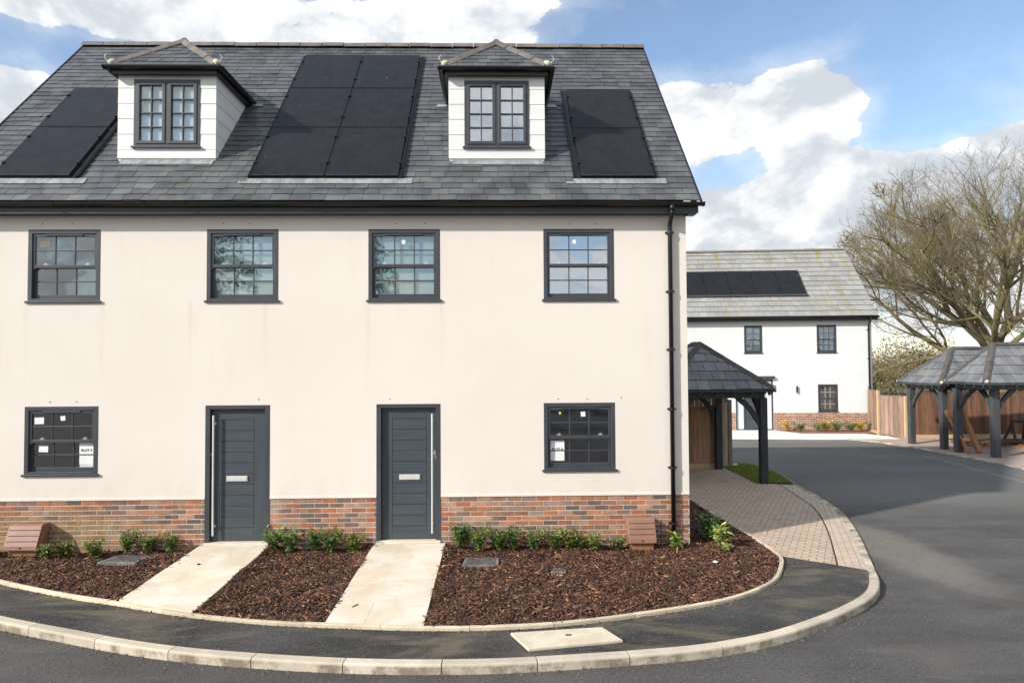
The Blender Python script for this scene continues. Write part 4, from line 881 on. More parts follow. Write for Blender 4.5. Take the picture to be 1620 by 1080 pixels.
# leaf litter and stones
def rubble(x, y, z, r, lab, mat='stone', nm='stone', cat='stone', gp=None):
    mb = MB(); vs = []; 
    for th in range(5):
        for ph in range(7): a = math.pi*th/4; b = 2*math.pi*ph/7; k = random.uniform(.75, 1.2)*r; vs.append((x+k*math.sin(a)*math.cos(b)*1.3, y+k*math.sin(a)*math.sin(b), z+k*.55*math.cos(a)))
    fs = [(t*7+p, t*7+(p+1) % 7, (t+1)*7+(p+1) % 7, (t+1)*7+p) for t in range(4) for p in range(7)]; mb.raw(vs, fs); o = mb.build(nm, mat, None, loc=(x, y, z)); tag(o, lab, cat, gp); return o
rubble(3.06, -.95, .02, .03, 'pale stone on the mulch right of the house corner', 'slab')
rubble(-4.14, -.93, .068, .022, 'dark clod lying on the left path', 'soil', 'clod', 'clod')
for k in range(4): rubble(6.1+.14*k+random.uniform(-.03, .03), 7.82+.05*k, .0, .07, ''+['leftmost pale rubble stone', 'second pale rubble stone from the left', 'third pale rubble stone from the left', 'rightmost pale rubble stone'][k]+' by the grey fence post', 'slab', 'rubble_stone', 'stone', 'rubble by the fence post')

# plants ---------------------------------------------------------------
def shrub_mesh(seed, h, w, nl, leaf_l=.075, col=(1, 1, 1), nstem=6, spread=1.0, droop=.2):
    rg = np.random.default_rng(seed); rd = random.Random(seed); st = MB(); V = []; C = []
    for i in range(nstem):
        a = rd.uniform(0, 6.28); ln = h*rd.uniform(.75, 1.05); out = w*.5*rd.uniform(.3, 1); pts = [Vector((0, 0, -.02))+Vector((math.cos(a), math.sin(a), 0))*.02]
        for k in range(1, 6): t = k/5; pts.append(Vector((math.cos(a)*out*t**1.3, math.sin(a)*out*t**1.3, ln*t-.01)))
        st.tube(pts, [.005*(1-.6*k/5) for k in range(6)], 5)
        for j in range(nl//nstem):
            t = rd.uniform(.12, 1)**.8; k = min(4, int(t*5)); p = pts[k].lerp(pts[k+1], t*5-k) if t < 1 else pts[5]
            p = p+Vector((rd.gauss(0, w*.07), rd.gauss(0, w*.07), rd.gauss(0, h*.05)))
            b = rd.uniform(0, 6.28); e = rd.uniform(-.1, 1.0); d = Vector((math.cos(b)*math.cos(e), math.sin(b)*math.cos(e), math.sin(e))); L = leaf_l*rd.uniform(.55, 1.15)
            sdv = d.cross(Vector((0, 0, 1))).normalized(); sdv = (sdv+Vector((0, 0, rd.uniform(-.5, .5)))).normalized(); wv = L*.19; dn = Vector((0, 0, -droop*L))
            q = [p, p+d*L*.35+sdv*wv, p+d*L*.75+sdv*wv*.8+dn*.4, p+d*L+dn, p+d*L*.75-sdv*wv*.8+dn*.4, p+d*L*.35-sdv*wv]
            V += [tuple(z) for z in q]; kk = rd.uniform(.55, 1.5)*(1 if rd.random() > .12 else 1.6); C.append((col[0]*kk*rd.uniform(.9, 1.25), col[1]*kk, col[2]*kk*rd.uniform(.8, 1.1)))
    V = np.array(V); n = len(C); return st, V, np.arange(n*6).reshape(-1, 6), np.array(C)
def shrub(name, lab, group, seed, h, w, nl, mat='leaf', **kw):
    t = thing(name, lab, 'shrub', (0, 0, 0), group); st, V, F_, C = shrub_mesh(seed, h, w, nl, **kw); st.build('stem', 'stem', t)
    link('foliage', fast_mesh('foliage', V, F_, C, mat), t); return t
protos = [shrub('shrub', '', None, 11+i, hh, ww, nn, leaf_l=.066, nstem=12, col=[(1, 1, 1), (1.35, 1.05, .9), (1.5, 1.1, 1.5), (.75, .85, .9)][i]) for i, (hh, ww, nn) in enumerate([(.34, .36, 560), (.28, .35, 480), (.23, .34, 400), (.37, .36, 600)])]
used = set()
def put(i, x, y, s, lab, group):
    p = protos[i]; o = p if i not in used else copy_tree(p); used.add(i); o.location = (x, y, .0); o.rotation_euler = (0, 0, random.uniform(0, 6.28)); s *= .97; o.scale = (s, s, s*random.uniform(.92, 1.08)); o['label'] = lab; o['group'] = group; return o
G1 = 'leafy green shrubs planted along the brick plinth'
pos = lambda px, d=-.13: (px-786+ (0))/1072*(10.5+d)*1.0
row = [(727, 3, 1.0, -.10), (757, 0, 1.0, -.2), (786, 0, .95, -.16), (811, 3, .92, -.2), (842, 0, 1.0, -.2), (874, 0, .92, -.2), (900, 1, 1.1, -.2), (915, 2, 1.0, -.22), (937, 1, .98, -.28), (975, 2, .98, -.25)]
names = ['green shrub beside the right door frame, first of the right bed row', 'second green shrub in the row right of the right door', 'third green shrub in the row right of the right door', 'fourth, tall green shrub in the row right of the right door', 'fifth green shrub in the row right of the right door', 'sixth green shrub in the row right of the right door', 'seventh green shrub in the row right of the right door', 'eighth, low green shrub in the row right of the right door', 'ninth green shrub, second before the right meter box', 'small green shrub just left of the right meter box']
for (px, i, s_, d), nm in zip(row, names): put(i, pos(px, d), d, s_, nm, G1)
row = [(437, 0, 1.0, -.15), (464, 0, .95, -.18), (502, 3, .9, -.15), (526, 0, 1.02, -.18), (563, 1, 1.02, -.2)]
names = ['green shrub against the left door frame, between the doors', 'second green shrub from the left door, between the doors', 'middle green shrub of the five between the doors', 'fourth green shrub between the doors', 'green shrub nearest the right door, between the doors']
for (px, i, s_, d), nm in zip(row, names): put(i, pos(px, d), d, s_, nm, G1)
row = [(1, 2, 1.0, -.3), (89, 2, .95, -.35), (118, 2, 1.05, -.3), (163, 1, .95, -.3), (213, 0, .92, -.12), (245, 1, .92, -.12), (280, 0, .82, -.08)]
names = ['small shrub left of the left meter box at the photo edge', 'pale low shrub just right of the left meter box', 'second low shrub right of the left meter box', 'spreading low shrub behind the left drain cover', 'upright shrub left of the left door, farthest of three', 'middle shrub of the three left of the left door', 'shrub nearest the left door on its left side']
for (px, i, s_, d), nm in zip(row, names): put(i, pos(px, d), d, s_, nm, G1)
a = shrub('shrub', 'dark green shrub round the right corner of the house', None, 31, .42, .40, 420, leaf_l=.09, col=(.7, .8, .7)); a.location = (3.32, .25, 0)
a = shrub('shrub', 'bright lime leafy plant in the mulch right of the house corner', None, 32, .34, .24, 130, leaf_l=.14, col=(2.6, 1.9, 2.2), nstem=5); a.location = (3.40, -.12, 0)
a = shrub('shrub', 'low pale green plant below the lime leaved plant', None, 33, .14, .28, 200, leaf_l=.05, col=(2.2, 1.6, 1.8)); a.location = (3.40, -.38, 0)
a = shrub('shrub', 'thin pale plant at the foot of the downpipe', None, 34, .24, .20, 90, leaf_l=.11, col=(1.7, 1.5, 1.4), nstem=5); a.location = (2.72, -.26, 0)
# bent yellow conduit stubs beside the meter boxes
def stub(x, y, lab, hgt, sg):
    t = thing('cable_stub', lab, 'cable', (x, y, 0)); mb = MB(); mb.tube([(x, y, -.05), (x, y, hgt*.5), (x+.005, y, hgt)], .007, 7); mb.build('rod', 'black', t)
    mb = MB(); mb.tube([(x-.01, y-.01, hgt*.6), (x+sg*.08, y-.02, hgt*.62), (x+sg*.2, y-.03, hgt*.5), (x+sg*.28, y-.03, hgt*.25), (x+sg*.30, y-.03, 0)], .007, 7); mb.build('yellow_tail', 'yellowleaf', t)
stub(2.50, -.08, 'dark rod with a drooping yellow tail between right meter box and downpipe', .42, 1); stub(-7.44, -.2, 'dark rod with a yellow tail left of the left meter box', .42, -1)

# ------------------------------------------------------------------ fences and carport beside the house
def fence(name, a, b, z0, z1, lab, mat='fence', posts=(), pm_='newwood', bw=.11, tk=.018, cap=True, gravel=False):
    a, b = Vector((*a, 0)), Vector((*b, 0)); d = (b-a); L = d.length; d.normalize(); nn = Vector((d.y, -d.x, 0)); t = thing(name, lab, 'fence', (a.x, a.y, z0))
    mb = MB(); n = max(1, int(L/bw))
    for i in range(n):
        k = random.uniform(.65, 1.3); p = a+d*(L*i/n+.002); r_ = random.uniform(0, .003); g = random.uniform(.9, 1.1)
        mb.obox(p+Vector((0, 0, z0+(.14 if gravel else .02)))+nn*(r_+.006*(i % 2)), d*(L/n-.004), -nn*tk, Vector((0, 0, z1-z0-.03-(.14 if gravel else 0)+random.uniform(-.006, .006))), (k, k*g, k*g))
    mb.build('board_panel', mat, t)
    mb = MB()
    for zz in (z0+.3, z1-.3): mb.obox(a-nn*.03+Vector((0, 0, zz)), d*L, -nn*.04, Vector((0, 0, .07)))
    if cap: mb.obox(a+nn*.02+Vector((0, 0, z1-.015)), d*L, -nn*.06, Vector((0, 0, .025)))
    mb.each('rail', mat, t)
    if gravel: mb = MB(); mb.obox(a+Vector((0, 0, z0)), d*L, -nn*.03, Vector((0, 0, .13))); mb.build('gravel_board', 'newwood', t)
    for f, ext in posts:
        p = a+d*(L*f); mb = MB(); mb.box(p.x-.05, p.x+.05, p.y-.055, p.y+.045, z0, z1+ext); mb.build('post', pm_, t, bevel=.006)
    return t
fence('wooden_fence', (3.2, 7.5), (5.78, 7.5), -.02, 1.60, 'brown close board fence under the carport beside the house', 'fencewarm', gravel=True)
fence('wooden_fence', (5.84, 7.55), (6.32, 7.86), -.02, 1.72, 'short angled fence length ending in a grey post by the lawn', 'fence', [(1.0, .06)], 'greypost')
fence('wooden_fence', (6.33, 8.0), (3.4, 9.3), -.02, 1.80, 'taller sunlit fence behind the carport fence', 'newwood')
def brace(mb, p, q, w=.07, h=.11, upv=(0, 1, 0)):
    p, q = Vector(p), Vector(q); m = (p+q)/2; mb.bar(p, q, h, w, upv=upv)
def carport(name, lab, x0, x1, y0, y1, zt, rz, posts, ov=.30, pw=.17, mat='blackwood', gauge=.26, group=None, zg=-.02, beams=True, ridge_off=None):
    """hipped roof carport; x0..x1,y0..y1 eaves rectangle, zt eaves height, rz ridge height"""
    t = thing(name, lab, 'carport', ((x0+x1)/2, (y0+y1)/2, zg), group)
    W, D_ = x1-x0, y1-y0; run = min(W, D_)/2-(.0); slate_ = MB(); 
    if W <= D_: A, B = Vector(((x0+x1)/2, y0+run, rz)), Vector(((x0+x1)/2, y1-run, rz))
    else: A, B = Vector((x0+run, (y0+y1)/2, rz)), Vector((x1-run, (y0+y1)/2, rz))
    h = rz-zt; L = math.hypot(run, h); lw = .30
    for o, U, wd in (((x0, y0, zt), (1, 0, 0), W), ((x1, y0, zt), (0, 1, 0), D_), ((x1, y1, zt), (-1, 0, 0), W), ((x0, y1, zt), (0, -1, 0), D_)):
        Uv = Vector(U); inn = Vector((-Uv.y, Uv.x, 0)); v = inn*run+Vector((0, 0, h)); slates(slate_, o, U, v, [(0, 0), (wd, 0), (wd-run, L), (run, L)] if wd-2*run > .01 else [(0, 0), (wd, 0), (run, L)], gauge, .30, .012, .02, lap=1.05, sgap=.006)
    rf = slate_.build('roof', 'slate_small', t)
    mb = MB(); q = Vector((0, 0, .02))
    for c_, e in (((x0, y0), A), ((x1, y0), A if W <= D_ else B), ((x1, y1), B), ((x0, y1), B if W <= D_ else A)):
        cc = Vector((*c_, zt)); ridge_run(mb, cc+(e-cc)*.015+Vector((0, 0, .03)), e+q, .38, .10, .055, k0=.6)
    ridge_run(mb, A+q, B+q+Vector((.01, 0, 0)), .4, .10, .055, k0=.6); mb.build('hip_tile', 'ridge', rf)
    mb = MB()
    for c_ in ((x0, y0), (x1, y0), (x1, y1), (x0, y1)): c3 = Vector((*c_, zt+.03)); e = Vector(((x0+x1)/2, (y0+y1)/2, rz)); ax = (e-c3).normalized(); mb.tube([c3+ax*.0, c3+ax*.03, c3+ax*.1], [.03, .055, .05], 9)
    mb.each('hip_mortar', 'mortar', rf, smooth=True)
    # beams under the eaves + rafter feet
    bx0, bx1, by0, by1 = x0+ov-pw/2, x1-ov+pw/2, y0+ov-pw/2, y1-ov+pw/2; bz = zt+.02; bh = .20
    mb = MB(); mb.box(bx0, bx1, by0, by0+.12, bz-bh-.02, bz-.0); mb.box(bx0, bx1, by1-.12, by1, bz-bh-.02, bz); mb.box(bx0, bx0+.12, by0+.12, by1-.12, bz-bh-.02, bz); mb.box(bx1-.12, bx1, by0+.12, by1-.12, bz-bh-.02, bz); mb.each('beam', mat, t, bevel=.006)
    mb = MB(); sl2 = h/run
    n = int(W/.4)
    for i in range(n+1):
        xx = x0+.14+(W-.28)*i/n
        for ya, sg in ((y0, 1), (y1, -1)): mb.obox((xx-.025, ya+sg*.02, zt-.045), (.05, 0, 0), (0, sg*min(.42, xx-x0-.06, x1-xx-.06), sl2*min(.42, xx-x0-.06, x1-xx-.06)), (0, 0, -.085))
    n = int(D_/.4)
    for i in range(n+1):
        yy = y0+.14+(D_-.28)*i/n
        for xa, sg in ((x0, 1), (x1, -1)): mb.obox((xa+sg*.02, yy-.025, zt-.045), (0, .05, 0), (sg*min(.42, yy-y0-.06, y1-yy-.06), 0, sl2*min(.42, yy-y0-.06, y1-yy-.06)), (0, 0, -.085))
    mb.each('rafter_foot', mat, t)
    mb = MB(); mb.box(x0-.01, x1+.01, y0-.012, y0, zt-.055, zt-.002); mb.box(x0-.01, x1+.01, y1, y1+.012, zt-.055, zt-.002); mb.box(x0-.012, x0, y0, y1, zt-.055, zt-.002); mb.box(x1, x1+.012, y0, y1, zt-.055, zt-.002); mb.each('eaves_board', mat, t)
    for (px_, py_, dirs) in posts:
        mb = MB(); mb.box(px_-pw/2, px_+pw/2, py_-pw/2, py_+pw/2, zg-.02, bz-bh-.021); po = mb.build('post', mat, t, bevel=.012)
        for dx, dy in dirs:   # curved knee brace
            mb = MB(); s0 = Vector((px_+dx*pw/2, py_+dy*pw/2, bz-bh-.62)); e0 = Vector((px_+dx*(pw/2+.5), py_+dy*(pw/2+.5), bz-bh-.02)); dv = Vector((dx, dy, 0)); sv = Vector((-dy, dx, 0)); pts = []; K = 6
            lo = []; hi = []
            for k in range(K+1):
                f = k/K; c_ = s0.lerp(e0, f); bulge = math.sin(math.pi*f)*.07; nn_ = (dv*-.77+Vector((0, 0, .64))); hi.append(c_+nn_*(.095+bulge*.1)); lo.append(c_-nn_*(.075-bulge))
            hi[0] = s0+Vector((0, 0, .10)); lo[0] = s0+Vector((0, 0, -.06)); hi[-1] = e0+dv*-.08; lo[-1] = e0+dv*.08
            for k in range(K):
                a_, b_, c2, d2 = lo[k], lo[k+1], hi[k+1], hi[k]; mb.extrude([p-sv*.04 for p in (a_, b_, c2, d2)], sv*.08)
            mb.build('brace', mat, po)
    return t
carport('carport', 'black timber carport with hipped slate roof beside the cream house', 3.72, 6.40, 4.95, 8.3, 2.17, 3.27,
        [(6.225, 5.30, [(-1, 0), (0, 1)]), (5.86, 7.40, [(-1, 0)]), (4.0, 5.30, [(1, 0)]), (4.0, 8.0, [(1, 0)])], ov=.27, gauge=.335)

# ------------------------------------------------------------------ far white house (rotated a few degrees)
far = thing('detached_house', 'white weatherboarded house with pale tiled roof and brick plinth beyond the road', 'house', (15.66, 17.43, -.1), rotz=-R(6))
Z0 = 0.0
def fz(z): return z+.1
FW = [(-5.21, -4.46), (-2.235, -1.435)]; fholes = [(FW[0][0], FW[0][1], 3.25, 4.42), (FW[1][0], FW[1][1], 3.25, 4.42), (-2.225, -1.42, .79, 1.93), (-5.60, -4.06, -.02, 2.15)]
mb = MB(); wall_grid(mb, -13, -.02, .74, 4.85, 0, fholes, .1)
mb.face([(-.02, 0, 0), (-.02, 6.6, 0), (-.02, 6.6, 4.85), (-.02, 3.1, 8.0), (-.02, 0, 4.85)]); mb.face([(-13, 6.6, 0), (-13, 0, 0), (-13, 0, 4.85), (-13, 3.1, 8.0), (-13, 6.6, 4.85)]); mb.face([(-.02, 6.6, 0), (-13, 6.6, 0), (-13, 6.6, 4.85), (-.02, 6.6, 4.85)])
mb.build('wall', 'lap', far)
mb = MB(); mb.box(-4.06, -.03, .0, .1, 0, .74); mb.box(-13, -5.60, .0, .1, 0, .74); mb.each('mortar_core', 'whitemortar', far)
mb = MB(); fp = [(.42, .20, .12), (.36, .16, .095), (.46, .25, .16), (.33, .19, .14), (.44, .28, .20)]
brickwork(mb, -4.05, -.03, 0, 0, 10, .074, palette=fp); mb.build('brick_plinth', 'brick', far); mb = MB(); brickwork(mb, -7.5, -5.61, 0, 0, 10, .074, palette=fp); mb.build('brick_plinth', 'brick', far)
mb = MB(); mb.box(-13, -.1, .6, .65, 0, 4.8); mb.build('interior_wall', 'groove', far)
e0 = Vector((-13, -.25, 4.768)); r0 = Vector((-13, 3.06, 8.06)); v = r0-e0; Lf = v.length; vn = v.normalized(); vnm = Vector((1, 0, 0)).cross(vn)
mb = MB(); slates(mb, e0, (1, 0, 0), v, [(0, 0), (13.17, 0), (13.17, Lf), (0, Lf)], .335, .33, .02, .005, cols=[(1, 1, 1), (.96, .96, .96), (1.04, 1.03, 1.02), (.98, .98, 1.0)], kv=.045, sgap=.004)
slates(mb, (.17, 6.37, 4.768), (-1, 0, 0), Vector((0, -3.31, v.z)), [(0, 0), (13.17, 0), (13.17, Lf), (0, Lf)], .335, .66, .02, .005); fr_ = mb.build('roof', 'tile', far)
mb = MB(); ridge_run(mb, (-13, 3.06, 8.09), (.18, 3.06, 8.09), .45, .13, .06, k0=1.1); mb.build('ridge_tile_row', 'greypost', fr_)
mb = MB(); mb.box(-13, .14, -.235, -.22, 4.58, 4.76); mb.box(-13, .12, -.219, -.003, 4.60, 4.615); mb.extrude([e0+Vector((13.17, 0, -.02)), e0+Vector((13.19, 0, -.02)), e0+Vector((13.19, 0, -.12)), e0+Vector((13.17, 0, -.12))], v); mb.build('fascia', 'black', far)
gutter('gutter', (-13, -.30, 4.76), (.18, -.30, 4.76), far, .06, 3)
downpipe(far, -.16, 4.4, .3, -.06, -.30, 4.76, [4.2, 3.0, 1.8], r=.035)
sash(far, FW[0][0], FW[0][1], 3.25, 4.42, 0, 'sky_refl', 'glass', 2, vent=False, fr=.06, bar=.022); sash(far, FW[1][0], FW[1][1], 3.25, 4.42, 0, 'sky_refl', 'glass', 3, vent=False, fr=.06, bar=.022)
sash(far, -2.225, -1.42, .79, 1.93, 0, None, 'glass', 3, vent=False, catches=False, fr=.06, bar=.030, bmat='greymetal')
def fslab(mb, x0, x1, s0, s1, n0, n1): o = e0+Vector((13, 0, 0)); mb.extrude([Vector((x, 0, 0))+o+vn*s0+vnm*n for x, n in ((x0, n0), (x1, n0), (x1, n1), (x0, n1))], vn*(s1-s0))
for k in range(7):
    x1_ = -2.38-k*1.06; mb = MB(); fslab(mb, x1_-1.04, x1_, 1.38, 3.03, .04, .10); mb.build('solar_panel', 'solar', far)
mb = MB(); fslab(mb, -9.9, -2.33, 1.27, 1.378, .03, .09); mb.build('panel_tray', 'frame', far)
# entrance: side lights, grooved leaf, canopy
mb = MB(); D0, D1 = -5.60, -4.06
for a, b in ((D0, D0+.06), (-5.27, -5.21), (-4.47, -4.41), (D1-.06, D1)): mb.box(a, b, -.005, .09, 0, 2.15)
mb.box(D0, D1, .0, .09, 2.08, 2.15); mb.build('door_frame', 'frame', far)
mb = MB(); mb.box(-5.21, -4.47, .03, .07, .03, 2.08); dl = mb.build('door', 'groove', far)
mb = MB()
for i in range(9): mb.box(-5.05, -4.63, .022, .03, .25+i*.185+.004, .25+(i+1)*.185-.004)
mb.box(-5.21, -5.055, .02, .03, .03, 2.08); mb.box(-4.625, -4.47, .02, .03, .03, 2.08); mb.box(-5.05, -4.63, .02, .03, .03, .245); mb.box(-5.05, -4.63, .02, .03, 1.92, 2.08); mb.build('door_panel', 'door', dl)
mb = MB(); mb.box(D0+.06, -5.27, .04, .05, .05, 2.08); mb.box(-4.41, D1-.06, .04, .05, .05, 2.08); mb.each('side_light', 'film_pale', far)
mb = MB(); mb.box(D0-.1, D1+.06, -.12, -.004, 2.17, 2.28); mb.build('canopy', 'frame', far, bevel=.01)
mb = MB(); mb.tube([(-3.09, -.06, 1.58), (-3.09, -.06, 1.86)], .035, 12); mb.box(-3.11, -3.07, -.05, -.001, 1.68, 1.76); mb.build('wall_lamp', 'black', far)
o = MB(); o.box(-.1, .1, -.003, .003, -.15, .15); n_ = o.build('paper_notice', 'paper', None, loc=(0, 0, 0)); 
Mr = Matrix.Rotation(-R(6), 4, 'Z'); n_.location = Vector((15.66, 17.43, -.1))+Mr@Vector((-4.24, .030, 1.62)); n_.rotation_euler = (0, 0, -R(6)); tag(n_, 'white notice in the side light of the far white house door', 'notice')
def fpt(x, y): p = Vector((15.66, 17.43, 0))+Mr@Vector((x, y, 0)); return (p.x, p.y)
# white slab apron, bed and kerb strips
mb = MB(); mb.prism([(8.6, 14.75), (11.98, 14.38), (14.9, 14.2), (15.05, 15.3), fpt(-.9, -1.35), fpt(-3.4, -1.35), fpt(-4.0, -.02), fpt(-5.9, -.02), fpt(-6.0, -.9)], -.15, -.085); struct(mb.build('footpath', 'slab'))
mb = MB(); mb.prism([fpt(-3.95, -.02), fpt(-3.35, -1.3), fpt(-.9, -1.3), fpt(.0, -.9), fpt(.0, -.02)], -.15, -.075); struct(mb.build('far_bed_soil', 'plastic_brown'))
mb = MB(); mb.prism([(-20, 14.81), (8.58, 14.75), fpt(-6.02, -.9), fpt(-6.1, .0), (-20, 19)], -.15, -.08); struct(mb.build('far_lawn', 'turf'))
far_sh = [(-3.65, .24, 1, 'golden shrub at the left end of the far house bed'), (-3.15, .2, 0, 'green shrub next to the golden one in the far bed'), (-2.42, .2, 0, 'green shrub left of the amber one in the far bed'), (-2.05, .24, 1, 'amber shrub under the far house ground floor window'), (-1.7, .22, 0, 'green shrub right of the amber one in the far bed'), (-1.1, .2, 0, 'green shrub in the right half of the far bed'), (-.75, .2, 1, 'yellow shrub in the right half of the far bed'), (-.38, .22, 0, 'green shrub at the right end of the far bed')]
for i, (xx, hh, yel, lab) in enumerate(far_sh):
    a = shrub('shrub', lab, 'small shrubs in the bed of the far white house', 60+i, hh*1.9, .75, 420, 'yellowleaf' if yel else 'leaf', leaf_l=.09); p = fpt(xx, -.55); a.location = (p[0], p[1], -.08)

# ------------------------------------------------------------------ right-hand side: kerb, block paving, fences, carports, oak
KR = [(14.2, -30), (14.0, 0), (13.98, 5.0), (13.97, 7.28), (14.0, 8.64), (13.9, 10.8), (13.68, 12.5), (13.42, 13.5), (12.9, 14.25)]
kr = catmull(KR, .25); kr2 = offset(kr, -.14)
mb = MB(); step = 4
for i in range(0, len(kr)-1, step):
    j = min(i+step, len(kr)-1); k = random.uniform(.9, 1.15)
    mb.prism([(p.x, p.y) for p in kr[i:j+1]]+[(p.x, p.y) for p in reversed(kr2[i:j+1])], -.14, -.062, (k, k, k*.97))
struct(mb.build('kerb', 'concrete'))
mb = MB(); mb.face([(p.x, p.y, -.078) for p in reversed(kr2)]+[(14.4, -30, -.078), (40, -30, -.078), (40, 16, -.078), (15.1, 15.2, -.078), (14.9, 14.2, -.078)]); struct(mb.build('forecourt', 'farpave'))
mb = MB()
def rline(pts, w=.05):
    for i in range(len(pts)-1):
        a, b = Vector((*pts[i], ROAD_Z+.004)), Vector((*pts[i+1], ROAD_Z+.004)); n_ = Vector((-(b-a).y, (b-a).x, 0)).normalized()*w/2; mb.face([a-n_, b-n_, b+n_, a+n_])
rline([(7.4, 12.52), (11.35, 12.45)], .05); rline([(13.0, 10.2), (12.93, 8.58), (12.70, 7.04), (12.58, 5.81), (12.5, 4.6)], .07); struct(mb.build('road_marking', 'line'))
fence('wooden_fence', fpt(-.35, -.25), (14.97, 15.86), -.09, 1.62, 'weathered fence panel meeting the corner of the far white house', 'fence', [(1.0, .02)], 'newwood', gravel=True)
fence('wooden_fence', (14.97, 15.86), (15.30, 14.62), -.09, 1.46, 'lower pale fence panel between two orange posts', 'fence', [(1.0, .02)], 'newwood')
fence('wooden_fence', (15.32, 14.60), (34, 13.4), -.09, 1.62, 'long red brown fence behind the right hand carports', 'fenceshade', gravel=True)
GC = 'black timber carports on the right side of the road'
carport('carport', 'farther black timber carport on the right side of the road', 14.16, 19.0, 10.85, 13.25, 2.05, 3.22, [(14.42, 12.85, [(0, -1)]), (14.56, 11.36, [(0, 1)]), (18.7, 11.2, []), (18.7, 12.9, [])], ov=.33, pw=.19, mat='greywood', gauge=.33, group=GC, zg=-.08)
carport('carport', 'nearer black timber carport on the right, cut by the photo edge', 14.22, 20.5, 8.95, 11.35-.58, 2.14, 3.30, [(14.52, 10.62, [(0, -1), (1, 0)]), (14.84, 9.45, [(0, 1), (1, 0)]), (17.55, 9.45, [(-1, 0), (1, 0)]), (20.2, 9.45, [])], ov=.33, pw=.20, mat='greywood', gauge=.33, group=GC, zg=-.08)
def plank(a, b, w, h, lab, n=3):
    a, b = Vector(a), Vector(b); mb = MB(); sv = Vector((.9, .35, 0)).normalized()
    for k in range(n): mb.bar(a+sv*.035*k+Vector((0, 0, .002)), b+sv*.035*k, .032, w, upv=(0, 1, 0))
    o = mb.build('leaning_plank', 'plank', None, bevel=.004, loc=a); tag(o, lab, 'plank'); return o
plank((14.92, 10.3, -.06), (14.62, 11.05, 1.92), .16, .05, 'taller bundle of brown planks leaning against the carport post', 4)
plank((14.62, 10.35, -.06), (14.35, 10.95, 1.2), .13, .05, 'shorter brown plank leaning behind the carport post', 2)
def pallet(x, y, z, lab):
    t = thing('pallet', lab, 'pallet', (x, y, z)); mb = MB()
    for k in range(6): mb.box(x-.6, x+.6, y-.5+k*.18, y-.5+k*.18+.10, z+.11, z+.13)
    mb.build('deck_board', 'fenceshade', t); mb = MB()
    for xx in (x-.6, x-.05, x+.5): mb.box(xx, xx+.1, y-.5, y+.5, z, z+.109)
    mb.build('bearer', 'fenceshade', t)
pallet(16.4, 12.4, -.078, 'low brown pallet on the paving inside the nearer carport'); pallet(17.7, 12.5, -.078, 'second low pallet lying right of the first inside the carport')
t = thing('sawhorse', 'dark sawhorse standing in front of the red brown fence', 'sawhorse', (18.25, 12.9, -.078)); mb = MB(); mb.bar((17.95, 12.9, .66), (18.55, 12.9, .66), .07, .10); mb.build('top_rail', 'blackwood', t)
for sx in (18.02, 18.48):
    for sy in (-1, 1): mb = MB(); mb.bar((sx, 12.9, .62), (sx+(.12 if sx > 18.2 else -.12), 12.9+sy*.3, -.07), .05, .07, upv=(0, 1, 0)); mb.build('leg', 'blackwood', t)
for k, (x_, y_, w_) in enumerate([(17.9, 11.6, 1.5), (17.7, 11.25, 1.2)]):
    mb = MB(); mb.box(x_-w_/2, x_+w_/2, y_-.1, y_+.1, -.078, -.02); mb.box(x_-w_/2+.1, x_+w_/2-.15, y_-.06, y_+.12, -.018, .025); o = mb.build('board_pile', 'plank', None, bevel=.004, loc=(x_, y_, -.078)); tag(o, ['longer pile of brown boards lying on the carport paving', 'shorter pile of brown boards nearest the kerb in the carport'][k], 'board pile')

